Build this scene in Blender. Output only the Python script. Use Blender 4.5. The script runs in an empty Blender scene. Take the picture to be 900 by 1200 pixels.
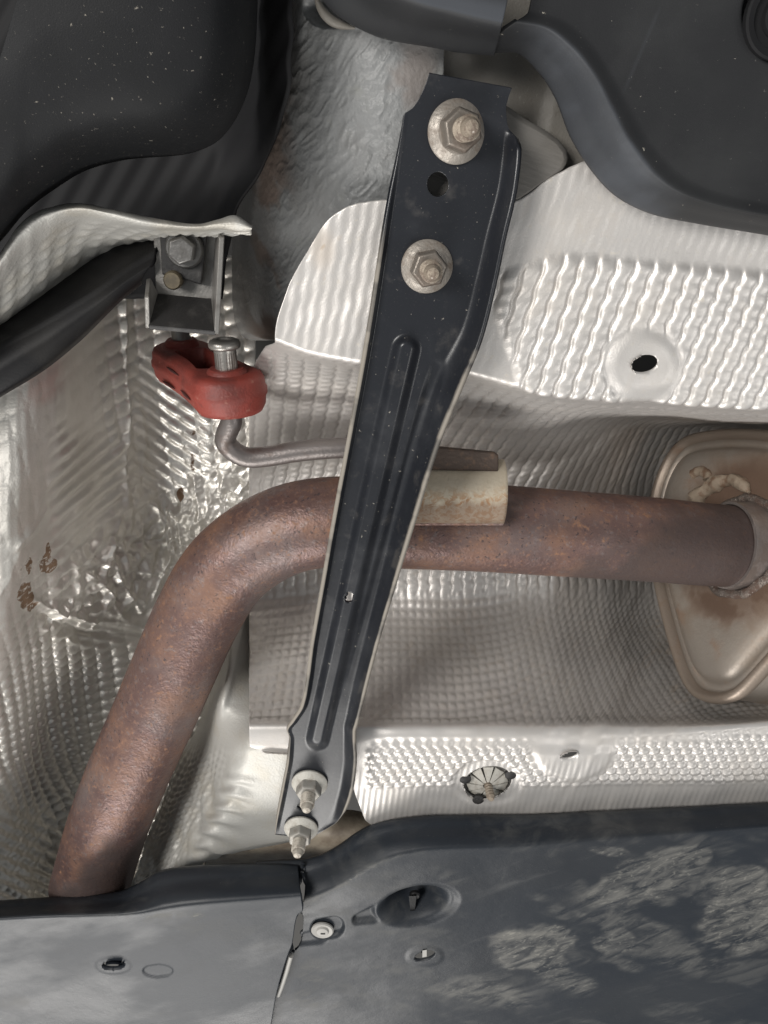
import bpy, bmesh, math, random
import numpy as np
from mathutils import Vector, Matrix
random.seed(4); rng = np.random.default_rng(7)
S = bpy.context.scene
C = S.collection

# ------------------------------------------------------------------ camera, world, lamps, exposure
FPX = 867.0                       # focal length in photo pixels (900 x 1200)
TILT = math.radians(26)
CT, ST = math.cos(TILT), math.sin(TILT)
EYE = np.array([0.0, 0.0, 1.4])   # the car is lifted; the phone looks up from here
H0 = 0.42 * CT                    # height of the brace plane above the eye
cam = bpy.data.objects.new('camera', bpy.data.cameras.new('camera')); C.objects.link(cam)
cam.data.sensor_fit = 'VERTICAL'; cam.data.sensor_height = 36; cam.data.lens = 36 * FPX / 1200
cam.data.clip_start = 0.02; cam.data.clip_end = 60
cam.matrix_world = Matrix(((1, 0, 0, EYE[0]), (0, -CT, -ST, EYE[1]), (0, ST, -CT, EYE[2]), (0, 0, 0, 1)))
S.camera = cam
W = bpy.data.worlds.new('World'); S.world = W; W.use_nodes = True
bg = W.node_tree.nodes['Background']
bg.inputs[0].default_value = (0.93, 0.97, 1.0, 1); bg.inputs[1].default_value = 0.24

def area(name, loc, target, size, size_y, power, col):
    l = bpy.data.lights.new(name, 'AREA'); l.shape = 'RECTANGLE'; l.size = size; l.size_y = size_y
    l.energy = power; l.color = col
    o = bpy.data.objects.new(name, l); C.objects.link(o); o.location = loc
    o.rotation_euler = (Vector(target) - Vector(loc)).to_track_quat('-Z', 'Y').to_euler()
area('bay_door_light', (-0.75, 2.1, 0.45), (0.02, 0.2, 1.8), 1.5, 0.9, 42, (1.0, 0.97, 0.93))
area('left_fill_light', (-1.1, -0.6, 0.3), (0.05, 0.26, 1.86), 0.7, 0.7, 30, (1.0, 0.97, 0.93))  # added fill for the brace lip, muffler cap and tunnel; no source seen
area('right_fill_light', (1.45, 0.75, 0.25), (-0.1, 0.25, 1.85), 0.7, 0.7, 6.5, (1.0, 0.98, 0.95))  # added fill that lifts the crumpled left shield; no source seen
S.view_settings.view_transform = 'Standard'; S.view_settings.look = 'None'
S.view_settings.exposure = 0.2; S.view_settings.gamma = 1.0
S.cycles.use_denoising = True
S.cycles.max_bounces = 8

# ------------------------------------------------------------------ helpers
def ray(px, py):
    px = np.asarray(px, float); py = np.asarray(py, float)
    rx = (px - 450) / FPX; ry = (py - 600) / FPX
    return np.stack([rx, ry * CT + ST, CT - ry * ST], -1)
def at(px, py, h):
    """the point at height h above the brace plane that the photo shows at (px, py)"""
    r = ray(px, py); t = (H0 + np.asarray(h, float)) / r[..., 2]
    return EYE + r * t[..., None]
def V(px, py, h): return Vector(at(px, py, h))
def at_plane(px, py, p0, n):
    r = ray(px, py); t = np.dot(p0 - EYE, n) / (r @ n)
    return EYE + r * np.asarray(t)[..., None]
def camp(x, y, d):                # a point at distance d along the view axis
    return at(x, y, 0) * 0 + EYE + ray(x, y) * d

def hsh(ix, iy, iz):
    n = (ix * 374761393 + iy * 668265263 + iz * 2147483647 + 1013904223) & 0xFFFFFFFF
    n = ((n ^ (n >> 13)) * 1274126177) & 0xFFFFFFFF
    n = ((n ^ (n >> 16)) * 2246822519) & 0xFFFFFFFF
    return ((n ^ (n >> 15)) & 0xFFFF) / 65535.0
def vnoise(P):
    P = np.asarray(P, float); i = np.floor(P).astype(np.int64); f = P - i; u = f * f * (3 - 2 * f)
    r = 0
    for dx in (0, 1):
        for dy in (0, 1):
            for dz in (0, 1):
                w = (u[..., 0] if dx else 1 - u[..., 0]) * (u[..., 1] if dy else 1 - u[..., 1]) * (u[..., 2] if dz else 1 - u[..., 2])
                r = r + w * hsh(i[..., 0] + dx, i[..., 1] + dy, i[..., 2] + dz)
    return r
def fbm(P, o=4):
    r = 0; a = 0.5; P = np.asarray(P, float)
    for k in range(o):
        r = r + a * vnoise(P * (2 ** k) + 17.3 * k); a *= 0.5
    return r / (1 - 0.5 ** o)
def worley(x, y):
    ix, iy = np.floor(x).astype(np.int64), np.floor(y).astype(np.int64); best = np.full(x.shape, 9.0)
    for dx in (-1, 0, 1):
        for dy in (-1, 0, 1):
            cx, cy = ix + dx, iy + dy; z = np.zeros_like(cx)
            best = np.minimum(best, np.hypot(cx + hsh(cx, cy, z) - x, cy + hsh(cx, cy, z + 1) - y))
    return best
def ss(a, b, x):
    t = np.clip((x - a) / (b - a), 0, 1); return t * t * (3 - 2 * t)

def pchip(Y, k, ts):
    """monotone cubic interpolation of Y (n, m, c) along its first axis"""
    h = np.diff(k)[:, None, None]; d = np.diff(Y, axis=0) / h
    m = np.zeros_like(Y); m[0] = d[0]; m[-1] = d[-1]
    if len(Y) > 2:
        a, b = d[:-1], d[1:]; w1 = 2 * h[1:] + h[:-1]; w2 = h[1:] + 2 * h[:-1]
        with np.errstate(divide='ignore', invalid='ignore'):
            hm = (w1 + w2) / (w1 / a + w2 / b)
        m[1:-1] = np.where(a * b > 0, hm, 0)
    i = np.clip(np.searchsorted(k, ts, side='right') - 1, 0, len(k) - 2)
    hh = (k[i + 1] - k[i])[:, None, None]; t = ((ts - k[i]) / (k[i + 1] - k[i]))[:, None, None]
    t2 = t * t; t3 = t2 * t
    return (2 * t3 - 3 * t2 + 1) * Y[i] + (t3 - 2 * t2 + t) * hh * m[i] + (3 * t2 - 2 * t3) * Y[i + 1] + (t3 - t2) * hh * m[i + 1]

class G: pass
def lattice(ctrl, nu, nv, disp=None, holes=(), dirt=None, linear_v=False):
    """smooth sheet through a lattice of control points (px, py, h); disp pushes it towards the viewer along its normal"""
    A = np.array(ctrl, float)
    P = at(A[..., 0], A[..., 1], A[..., 2])
    kv = np.concatenate([[0], np.cumsum(np.maximum(np.linalg.norm(np.diff(P, axis=0), axis=-1).mean(1), 1e-5))])
    ku = np.concatenate([[0], np.cumsum(np.maximum(np.linalg.norm(np.diff(P, axis=1), axis=-1).mean(0), 1e-5))])
    tv = np.linspace(0, kv[-1], nv); tu = np.linspace(0, ku[-1], nu)
    B = pchip(A, kv, tv)
    B = np.swapaxes(pchip(np.swapaxes(B, 0, 1), ku, tu), 0, 1)
    g = G(); g.px, g.py, g.h = B[..., 0], B[..., 1], B[..., 2]
    g.P = at(g.px, g.py, g.h)
    du = np.gradient(g.P, axis=1); dv = np.gradient(g.P, axis=0)
    n = np.cross(du, dv); n /= np.linalg.norm(n, axis=-1, keepdims=True) + 1e-12
    flip = np.sum(n * (EYE - g.P), -1, keepdims=True).mean() < 0
    g.N = -n if flip else n
    g.flip = flip
    g.T = np.concatenate([np.zeros((1, nu)), np.cumsum(np.linalg.norm(np.diff(g.P, axis=0), axis=-1), 0)])
    g.U = np.concatenate([np.zeros((nv, 1)), np.cumsum(np.linalg.norm(np.diff(g.P, axis=1), axis=-1), 1)], 1)
    g.v = np.interp(tv, kv, np.arange(len(kv)))[:, None] + np.zeros((1, nu))
    g.u = np.interp(tu, ku, np.arange(len(ku)))[None, :] + np.zeros((nv, 1))
    g.X = g.P[..., 0]; g.dirt = np.zeros((nv, nu))
    if dirt is not None: g.dirt = dirt(g)
    if disp is not None: g.P = g.P + g.N * disp(g)[..., None]
    idx = np.arange(nv * nu).reshape(nv, nu)
    F = np.stack([idx[:-1, :-1], idx[:-1, 1:], idx[1:, 1:], idx[1:, :-1]], -1).reshape(-1, 4)
    if flip: F = F[:, ::-1]
    Pf = g.P.reshape(-1, 3).copy()
    for (cx, cy, rx, ry, ang) in holes:
        ca, sa = math.cos(math.radians(ang)), math.sin(math.radians(ang))
        dx = (g.px - cx).ravel(); dy = (g.py - cy).ravel()
        a = dx * ca + dy * sa; b = -dx * sa + dy * ca
        q = np.sqrt((a / rx) ** 2 + (b / ry) ** 2)
        keep = ~np.all(q[F] < 1, axis=1)
        F = F[keep]
        used = np.zeros(len(q), bool); used[F.ravel()] = True
        mv = np.where((q < 1) & used)[0]
        if len(mv):
            s = 1 / np.maximum(q[mv], 1e-3)
            na = a[mv] * s; nb = b[mv] * s
            npx = cx + na * ca - nb * sa; npy = cy + na * sa + nb * ca
            Pf[mv] = at_h_of(Pf[mv], npx, npy)
    used = np.zeros(len(Pf), bool); used[F.ravel()] = True
    remap = np.cumsum(used) - 1
    g.V = Pf[used]; g.F = remap[F]; g.D = g.dirt.ravel()[used]
    return g
def at_h_of(Pv, px, py):
    r = ray(px, py); t = (Pv[:, 2] - EYE[2]) / r[:, 2]
    return EYE + r * t[:, None]

def link(name, me, mat, parent=None, base=None):
    me.materials.clear()
    if mat: me.materials.append(mat)
    o = bpy.data.objects.new(name, me); C.objects.link(o)
    if parent is not None: o.parent = parent
    return o
def base_of(parent):
    b = Vector((0, 0, 0)); p = parent
    while p is not None: b += p.location; p = p.parent
    return b
def mesh_np(name, Vv, F, D=None, smooth=True):
    me = bpy.data.meshes.new(name); n = len(F); k = F.shape[1]
    me.vertices.add(len(Vv)); me.vertices.foreach_set('co', np.asarray(Vv, np.float32).ravel())
    me.loops.add(n * k); me.loops.foreach_set('vertex_index', np.asarray(F, np.int32).ravel())
    me.polygons.add(n); me.polygons.foreach_set('loop_start', np.arange(0, n * k, k, dtype=np.int32))
    me.polygons.foreach_set('use_smooth', np.full(n, smooth))
    me.update(calc_edges=True)
    if D is not None:
        at_ = me.attributes.new('dirt', 'FLOAT', 'POINT'); at_.data.foreach_set('value', np.asarray(D, np.float32))
    return me
def sheet(name, g, mat, parent=None, thick=0.0, base=None, rim=True, off=-1):
    b = np.array(base_of(parent)) if parent is not None else (np.array(base) if base is not None else g.V.mean(0))
    me = mesh_np(name, g.V - b, g.F, g.D)
    o = link(name, me, mat, parent)
    if parent is None: o.location = b
    if thick:
        m = o.modifiers.new('thickness', 'SOLIDIFY'); m.thickness = thick; m.offset = off; m.use_rim_only = rim
        m.use_even_offset = False
    return o
def from_bm(name, bm, mat, parent=None, smooth=True, angle=40, base=None):
    """bm is in world coordinates"""
    b = base_of(parent) if parent is not None else (Vector(base) if base is not None else sum((v.co for v in bm.verts), Vector()) / len(bm.verts))
    bmesh.ops.recalc_face_normals(bm, faces=bm.faces)
    for v in bm.verts: v.co -= b
    me = bpy.data.meshes.new(name); bm.to_mesh(me); bm.free()
    for p in me.polygons: p.use_smooth = smooth
    if smooth: me.set_sharp_from_angle(angle=math.radians(angle))
    o = link(name, me, mat, parent)
    if parent is None: o.location = b
    return o
def tag(o, label=None, cat=None, group=None, kind=None):
    if label: o['label'] = label
    if cat: o['category'] = cat
    if group: o['group'] = group
    if kind: o['kind'] = kind
    return o
def empty(name, loc, label, cat):
    o = bpy.data.objects.new(name, None); C.objects.link(o); o.location = loc; o.empty_display_size = 0.02
    return tag(o, label, cat)

def frame(d, hint=Vector((0, 0, 1))):
    d = Vector(d).normalized()
    if abs(d.dot(hint)) > 0.95: hint = Vector((0, 1, 0))
    a = d.cross(hint).normalized(); return a, d.cross(a).normalized(), d
def ring(bm, c, a, b, r, n, rb=None, ph=0):
    rb = r if rb is None else rb
    return [bm.verts.new(Vector(c) + a * (r * math.cos(ph + 2 * math.pi * k / n)) + b * (rb * math.sin(ph + 2 * math.pi * k / n))) for k in range(n)]
def bridge(bm, r0, r1):
    n = len(r0)
    for k in range(n): bm.faces.new((r0[k], r0[(k + 1) % n], r1[(k + 1) % n], r1[k]))
def lathe(bm, c, d, prof, n=32, cap0=True, cap1=True, wob=None):
    """prof: (distance along d, radius)"""
    a, b, d = frame(d); c = Vector(c); rs = []
    for (z, r) in prof:
        rs.append(ring(bm, c + d * z, a, b, r, n))
    for p, q in zip(rs, rs[1:]): bridge(bm, p, q)
    if cap0: bm.faces.new(rs[0][::-1])
    if cap1: bm.faces.new(rs[-1])
    return rs
def tube(bm, pts, rad, n=24, caps=True, jit=None):
    pts = [Vector(p) for p in pts]; m = len(pts)
    rad = rad if hasattr(rad, '__len__') else [rad] * m
    t0 = (pts[1] - pts[0]).normalized(); a, b, _ = frame(t0); rs = []
    for i, p in enumerate(pts):
        t = (pts[min(i + 1, m - 1)] - pts[max(i - 1, 0)]).normalized()
        a = (a - t * a.dot(t)).normalized(); b = t.cross(a)
        r = []
        for k in range(n):
            th = 2 * math.pi * k / n; f = rad[i]
            if jit: f *= jit(i, k)
            r.append(bm.verts.new(p + a * (f * math.cos(th)) + b * (f * math.sin(th))))
        rs.append(r)
    for p, q in zip(rs, rs[1:]): bridge(bm, p, q)
    if caps: bm.faces.new(rs[0][::-1]); bm.faces.new(rs[-1])
    return rs
def spline(pts, n):
    P = np.array(pts, float); k = np.concatenate([[0], np.cumsum(np.linalg.norm(np.diff(P, axis=0), axis=1))])
    ts = np.linspace(0, k[-1], n)
    m = np.zeros_like(P); m[1:-1] = (P[2:] - P[:-2]) / (k[2:] - k[:-2])[:, None]
    m[0] = (P[1] - P[0]) / (k[1] - k[0]); m[-1] = (P[-1] - P[-2]) / (k[-1] - k[-2])
    i = np.clip(np.searchsorted(k, ts, side='right') - 1, 0, len(k) - 2); h = (k[i + 1] - k[i])[:, None]
    t = ((ts - k[i]) / (k[i + 1] - k[i]))[:, None]; t2 = t * t; t3 = t2 * t
    return (2 * t3 - 3 * t2 + 1) * P[i] + (t3 - 2 * t2 + t) * h * m[i] + (3 * t2 - 2 * t3) * P[i + 1] + (t3 - t2) * h * m[i + 1]
def prism(bm, pts0, pts1):
    a = [bm.verts.new(Vector(p)) for p in pts0]; b = [bm.verts.new(Vector(p)) for p in pts1]
    bm.faces.new(a); bm.faces.new(b[::-1]); bridge(bm, a, b)
def bevel_mod(o, w, seg=2):
    m = o.modifiers.new('soft_edges', 'BEVEL'); m.width = w; m.segments = seg; m.limit_method = 'ANGLE'; m.angle_limit = math.radians(35)
    m.harden_normals = False
    return o

# ------------------------------------------------------------------ materials
def mat(name, base, rough, metal=0.0, layers=(), bump=(), spec=0.5, coat=0.0, coat_rough=0.2):
    """layers: (colour, kind, scale, low, high, strength, roughness or None, metallic or None, stretch)"""
    m = bpy.data.materials.new(name); m.use_nodes = True; nt = m.node_tree; N = nt.nodes; L = nt.links
    bs = N['Principled BSDF']; tc = N.new('ShaderNodeTexCoord')
    bs.inputs['Specular IOR Level'].default_value = spec
    bs.inputs['Coat Weight'].default_value = coat; bs.inputs['Coat Roughness'].default_value = coat_rough
    def rgb(c): n = N.new('ShaderNodeRGB'); n.outputs[0].default_value = (*c, 1); return n.outputs[0]
    def val(v): n = N.new('ShaderNodeValue'); n.outputs[0].default_value = v; return n.outputs[0]
    def coords(stretch, seed):
        mp = N.new('ShaderNodeMapping'); mp.inputs['Location'].default_value = (seed * 3.1, seed * 1.7, seed * 2.3)
        if stretch:
            mp.vector_type = 'TEXTURE'; mp.inputs['Rotation'].default_value = stretch[1]; mp.inputs['Scale'].default_value = [1 / v for v in stretch[0]]
        L.new(tc.outputs['Object'], mp.inputs[0]); return mp.outputs[0]
    def tex(kind, scale, lo, hi, stretch, seed, detail=5):
        if kind == 'noise':
            t = N.new('ShaderNodeTexNoise'); t.inputs['Scale'].default_value = scale; t.inputs['Detail'].default_value = detail
            t.inputs['Roughness'].default_value = 0.6; t.inputs['Distortion'].default_value = 0.9 if detail == 7 else 0.0
            L.new(coords(stretch, seed), t.inputs['Vector']); out = t.outputs['Fac']
        elif kind == 'speck':
            t = N.new('ShaderNodeTexVoronoi'); t.inputs['Scale'].default_value = scale
            L.new(coords(stretch, seed), t.inputs['Vector']); out = t.outputs['Distance']
        elif kind == 'attr':
            t = N.new('ShaderNodeAttribute'); t.attribute_name = 'dirt'; out = t.outputs['Fac']  # holds grime and rust, plus sheen and shade painted on some parts
        r = N.new('ShaderNodeMapRange'); r.interpolation_type = 'SMOOTHSTEP'
        r.inputs['From Min'].default_value = lo; r.inputs['From Max'].default_value = hi; L.new(out, r.inputs['Value'])
        return r.outputs[0]
    col = rgb(base); ro = val(rough); me = val(metal)
    for i, ly in enumerate(layers):
        c, kind, sc, lo, hi, st = ly[:6]; lr = ly[6] if len(ly) > 6 else None; lm = ly[7] if len(ly) > 7 else None
        stretch = ly[8] if len(ly) > 8 else None
        f = tex(kind, sc, lo, hi, stretch, i + 1)
        mu = N.new('ShaderNodeMath'); mu.operation = 'MULTIPLY'; L.new(f, mu.inputs[0]); mu.inputs[1].default_value = st; f = mu.outputs[0]
        if len(ly) > 9:                       # broken up by a second noise
            q = ly[9] if isinstance(ly[9], tuple) else (ly[9], 0.42, 0.6, None)
            f2 = tex('noise', q[0], q[1], q[2], q[3], i + 11, 7)
            m2 = N.new('ShaderNodeMath'); m2.operation = 'MULTIPLY'; L.new(f, m2.inputs[0]); L.new(f2, m2.inputs[1]); f = m2.outputs[0]
        mx = N.new('ShaderNodeMix'); mx.data_type = 'RGBA'; L.new(f, mx.inputs[0]); L.new(col, mx.inputs[6]); mx.inputs[7].default_value = (*c, 1); col = mx.outputs[2]
        for cur, new, which in ((ro, lr, 'r'), (me, lm, 'm')):
            if new is None: continue
            mm = N.new('ShaderNodeMix'); mm.data_type = 'FLOAT'; L.new(f, mm.inputs[0]); L.new(cur, mm.inputs[2]); mm.inputs[3].default_value = new
            if which == 'r': ro = mm.outputs[0]
            else: me = mm.outputs[0]
    L.new(col, bs.inputs['Base Color']); L.new(ro, bs.inputs['Roughness']); L.new(me, bs.inputs['Metallic'])
    prev = None
    for j, bp in enumerate(bump):
        sc, dist = bp[:2]; stretch = bp[2] if len(bp) > 2 else None
        t = N.new('ShaderNodeTexNoise'); t.inputs['Scale'].default_value = sc; t.inputs['Detail'].default_value = 4
        L.new(coords(stretch, j + 21), t.inputs['Vector'])
        b = N.new('ShaderNodeBump'); b.inputs['Distance'].default_value = dist; b.inputs['Strength'].default_value = 1.0
        L.new(t.outputs['Fac'], b.inputs['Height'])
        if prev: L.new(prev, b.inputs['Normal'])
        prev = b.outputs[0]
    if prev: L.new(prev, bs.inputs['Normal'])
    return m

DUST = (0.36, 0.33, 0.28)
M = {}
M['brace'] = mat('black_brace_paint', (0.0145, 0.016, 0.020), 0.30, 0, [
    ((0.034, 0.036, 0.041), 'noise', 25, 0.45, 0.75, 0.6, 0.5), (DUST, 'noise', 420, 0.665, 0.72, 0.6, 0.9), (DUST, 'noise', 1200, 0.62, 0.8, 0.22, 0.7), ((0.12, 0.11, 0.10), 'noise', 60, 0.58, 0.80, 0.35, 0.6),
    ((0.30, 0.27, 0.23), 'attr', 0, 0.2, 0.9, 0.85, 0.8)], [(500, 0.00004)], spec=0.45)
M['tank'] = mat('black_tank_plastic', (0.009, 0.0095, 0.0105), 0.6, 0, [
    ((0.016, 0.0165, 0.018), 'noise', 14, 0.4, 0.7, 0.7), (DUST, 'noise', 560, 0.65, 0.73, 0.55, 0.9), (DUST, 'noise', 1500, 0.66, 0.78, 0.35, 0.9)], [(1600, 0.0001)], spec=0.18)
M['cover'] = mat('dark_cover_plastic', (0.019, 0.0195, 0.021), 0.5, 0, [
    ((0.030, 0.031, 0.032), 'noise', 16, 0.4, 0.7, 0.7, 0.6), ((0.42, 0.39, 0.33), 'noise', 300, 0.70, 0.74, 0.7, 0.9), ((0.22, 0.21, 0.19), 'noise', 700, 0.68, 0.76, 0.4, 0.9),
    ((0.065, 0.071, 0.082), 'attr', 0, 0.1, 1.0, 0.8, 0.5)], [(1500, 0.00006)], spec=0.25)
M['tray'] = mat('undertray_plastic', (0.015, 0.019, 0.0255), 0.50, 0, [
    ((0.026, 0.029, 0.034), 'noise', 11, 0.42, 0.62, 0.9, 0.36, None, ((0.6, 1.3, 1), (0, 0, -0.4))),
    ((0.10, 0.10, 0.10), 'noise', 40, 0.55, 0.80, 0.4, 0.7, None, ((0.35, 1.6, 1), (0, 0, -0.5))),
    ((0.36, 0.35, 0.32), 'noise', 1100, 0.68, 0.75, 0.5, 0.9),
    ((0.17, 0.165, 0.152), 'attr', 0, 0.05, 1.0, 0.8, 0.8, None, None, (75, 0.34, 0.70, ((0.45, 1.3, 1), (0, 0, -0.55)))),
    ((0.34, 0.325, 0.285), 'attr', 0, 0.3, 1.0, 0.35, 0.85, None, None, (340, 0.52, 0.70, ((0.5, 1.15, 1), (0, 0, -0.5))))], [(900, 0.00008), (60, 0.0004)], spec=0.27)
M['foil'] = mat('embossed_aluminium', (0.62, 0.595, 0.57), 0.42, 0.55, [
    ((0.53, 0.495, 0.455), 'noise', 22, 0.4, 0.75, 0.6, 0.5, 0.35), ((0.50, 0.45, 0.36), 'noise', 260, 0.60, 0.76, 0.4, 0.8, 0.1),
    ((0.36, 0.27, 0.18), 'attr', 0, 0.1, 1.0, 0.8, 0.75, 0.1)], [(1200, 0.00012)])
M['foil_l'] = mat('crumpled_aluminium', (0.76, 0.73, 0.675), 0.37, 0.66, [
    ((0.56, 0.53, 0.46), 'noise', 14, 0.42, 0.7, 0.6, 0.45, 0.4), ((0.50, 0.46, 0.38), 'noise', 420, 0.62, 0.76, 0.4, 0.8, 0.1),
    ((0.13, 0.065, 0.025), 'attr', 0, 0.3, 0.8, 0.95, 0.85, 0.0, None, (260, 0.34, 0.5, None))], [(900, 0.00015)])
M['rust'] = mat('rusty_pipe', (0.158, 0.098, 0.088), 0.40, 0.5, [
    ((0.235, 0.125, 0.080), 'noise', 34, 0.42, 0.70, 0.7, 0.6, 0.2), ((0.185, 0.155, 0.150), 'noise', 14, 0.46, 0.68, 0.6, 0.48, 0.45),
    ((0.28, 0.145, 0.085), 'noise', 330, 0.54, 0.68, 0.5, 0.75, 0.05), ((0.22, 0.185, 0.18), 'noise', 240, 0.56, 0.68, 0.5, 0.4, 0.5), ((0.34, 0.17, 0.08), 'noise', 150, 0.60, 0.74, 0.6, 0.9, 0.0),
    ((0.050, 0.038, 0.040), 'noise', 330, 0.60, 0.68, 0.8, 0.5, 0.2),
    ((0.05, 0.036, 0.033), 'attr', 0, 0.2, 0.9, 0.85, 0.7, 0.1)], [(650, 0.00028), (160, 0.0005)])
M['muffler'] = mat('heat_tinted_steel', (0.40, 0.355, 0.31), 0.42, 0.55, [
    ((0.30, 0.235, 0.18), 'noise', 28, 0.4, 0.72, 0.7, 0.55, 0.4), ((0.27, 0.18, 0.118), 'attr', 0, 0.18, 0.75, 0.55, 0.65, 0.25), ((0.27, 0.14, 0.07), 'noise', 50, 0.56, 0.76, 0.5, 0.7, 0.2),
    ((0.50, 0.45, 0.40), 'noise', 300, 0.6, 0.75, 0.3, 0.6),
    ((0.115, 0.068, 0.045), 'attr', 0, 0.15, 1.0, 0.9, 0.75, 0.15)], [(500, 0.0002)])
M['rim'] = mat('muffler_seam_steel', (0.30, 0.245, 0.20), 0.45, 0.5, [((0.23, 0.135, 0.08), 'noise', 60, 0.5, 0.75, 0.6, 0.65, 0.3)], [(500, 0.0002)])
M['weld'] = mat('weld_metal', (0.20, 0.17, 0.15), 0.45, 0.7, [((0.09, 0.05, 0.035), 'noise', 140, 0.45, 0.62, 0.8, 0.8, 0.2), ((0.45, 0.42, 0.38), 'noise', 420, 0.60, 0.70, 0.6, 0.4, 0.8)], [(700, 0.0012)])
M['neck'] = mat('bare_neck_steel', (0.46, 0.42, 0.40), 0.30, 0.9, [((0.16, 0.11, 0.095), 'noise', 70, 0.5, 0.7, 0.7, 0.6, 0.4)], [(700, 0.0002)])
M['spatter'] = mat('cream_weld_slag', (0.27, 0.215, 0.16), 0.75, 0.0, [((0.15, 0.085, 0.05), 'noise', 130, 0.45, 0.66, 0.85)], [(500, 0.0006)])
M['cream'] = mat('cream_bracket', (0.50, 0.44, 0.345), 0.48, 0.2, [
    ((0.40, 0.34, 0.25), 'noise', 60, 0.4, 0.7, 0.6), ((0.30, 0.145, 0.05), 'attr', 0, 0.25, 0.9, 0.95, 0.8, 0.0, None, 230),
    ((0.17, 0.115, 0.08), 'attr', 0, 0.62, 0.95, 0.8, 0.85, 0.0)], [(500, 0.0003)])
M['dark_rust'] = mat('dark_rust', (0.065, 0.045, 0.035), 0.7, 0.2, [((0.14, 0.085, 0.055), 'noise', 180, 0.5, 0.7, 0.7)], [(400, 0.0006)])
M['rod'] = mat('hanger_rod_steel', (0.20, 0.18, 0.172), 0.42, 0.7, [((0.12, 0.085, 0.07), 'noise', 90, 0.5, 0.72, 0.7, 0.6)], [(700, 0.0002)])
M['zinc'] = mat('weathered_zinc', (0.38, 0.345, 0.305), 0.45, 0.5, [
    ((0.17, 0.135, 0.108), 'noise', 110, 0.46, 0.66, 0.85, 0.65, 0.1), ((0.60, 0.57, 0.52), 'noise', 300, 0.58, 0.72, 0.6)], [(800, 0.0003)])
M['zinc_stud'] = mat('dirty_stud', (0.31, 0.26, 0.205), 0.55, 0.3, [((0.16, 0.12, 0.095), 'noise', 350, 0.45, 0.62, 0.85, 0.8, 0.0), ((0.62, 0.57, 0.5), 'noise', 500, 0.6, 0.72, 0.7)], [(900, 0.0004)])
M['zinc_dark'] = mat('dark_hex_zinc', (0.25, 0.22, 0.19), 0.4, 0.5, [((0.12, 0.09, 0.07), 'noise', 130, 0.44, 0.64, 0.8, 0.6, 0.1)], [(800, 0.0002)])
M['hex_low'] = mat('dusty_shaded_hex', (0.33, 0.315, 0.285), 0.5, 0.3, [((0.22, 0.19, 0.16), 'noise', 200, 0.45, 0.7, 0.6)], [(800, 0.0002)])  # darker than its flange: shade on the facets is put into the colour
M['stud_low'] = mat('dusty_stud', (0.42, 0.385, 0.33), 0.55, 0.3, [((0.2, 0.16, 0.13), 'noise', 350, 0.48, 0.66, 0.8)], [(900, 0.0003)])
M['zinc_low'] = mat('dusty_zinc', (0.54, 0.52, 0.47), 0.6, 0.2, [((0.34, 0.30, 0.25), 'noise', 200, 0.45, 0.7, 0.6)], [(800, 0.0003)])
M['underseal'] = mat('grey_underseal', (0.19, 0.194, 0.194), 0.42, 0, [
    ((0.16, 0.158, 0.153), 'noise', 30, 0.4, 0.7, 0.7), ((0.23, 0.235, 0.20), 'noise', 70, 0.6, 0.8, 0.35, 0.7),
    ((0.15, 0.105, 0.08), 'attr', 0, 0.1, 1.0, 0.85, 0.8)], [(400, 0.0006)])
M['tanpanel'] = mat('tan_body_panel', (0.165, 0.154, 0.135), 0.55, 0, [((0.125, 0.112, 0.095), 'noise', 40, 0.4, 0.7, 0.7), ((0.30, 0.29, 0.26), 'noise', 400, 0.6, 0.75, 0.4)], [(900, 0.0002)])
M['greyplate'] = mat('grey_plate', (0.14, 0.132, 0.12), 0.5, 0.2, [((0.11, 0.10, 0.088), 'noise', 45, 0.4, 0.7, 0.7)], [(300, 0.0003, ((0.3, 2, 1), (0, 0, 0.3)))])
M['red'] = mat('red_rubber', (0.24, 0.042, 0.030), 0.55, 0, [
    ((0.12, 0.026, 0.021), 'noise', 40, 0.42, 0.66, 0.75), ((0.40, 0.20, 0.15), 'noise', 200, 0.58, 0.76, 0.5, 0.85), ((0.10, 0.025, 0.02), 'noise', 90, 0.6, 0.72, 0.6, 0.6, None, ((0.5, 1, 3), (0, 0, 0)))], [(700, 0.0003)])
M['red_dark'] = mat('groove_shade_red', (0.06, 0.016, 0.014), 0.7)
M['bracket'] = mat('dull_bracket_steel', (0.27, 0.26, 0.245), 0.42, 0.55, [((0.12, 0.105, 0.095), 'noise', 60, 0.45, 0.7, 0.7)], [(600, 0.0002)])
M['bracket_dark'] = mat('dark_bracket_steel', (0.026, 0.025, 0.025), 0.55, 0.2, [((0.10, 0.095, 0.09), 'noise', 60, 0.5, 0.7, 0.6)], [(600, 0.0002)])
M['bolt'] = mat('grey_bolt', (0.15, 0.147, 0.142), 0.4, 0.6, [((0.09, 0.085, 0.08), 'noise', 160, 0.45, 0.7, 0.7)], [(600, 0.0002)])
M['brass'] = mat('dull_yellow_bolt', (0.15, 0.125, 0.085), 0.5, 0.5, [((0.08, 0.07, 0.055), 'noise', 160, 0.45, 0.7, 0.7)])
M['pin'] = mat('satin_pin', (0.42, 0.40, 0.37), 0.35, 0.75, [((0.28, 0.24, 0.21), 'noise', 120, 0.5, 0.7, 0.6)], [(700, 0.0002)])
M['liner'] = mat('black_liner', (0.008, 0.008, 0.009), 0.7, spec=0.3)
M['arm'] = mat('black_arm', (0.009, 0.009, 0.010), 0.5, 0, [((0.02, 0.019, 0.018), 'noise', 30, 0.45, 0.7, 0.7), (DUST, 'noise', 1400, 0.68, 0.78, 0.3)], [(900, 0.0001)], spec=0.18)
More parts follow.
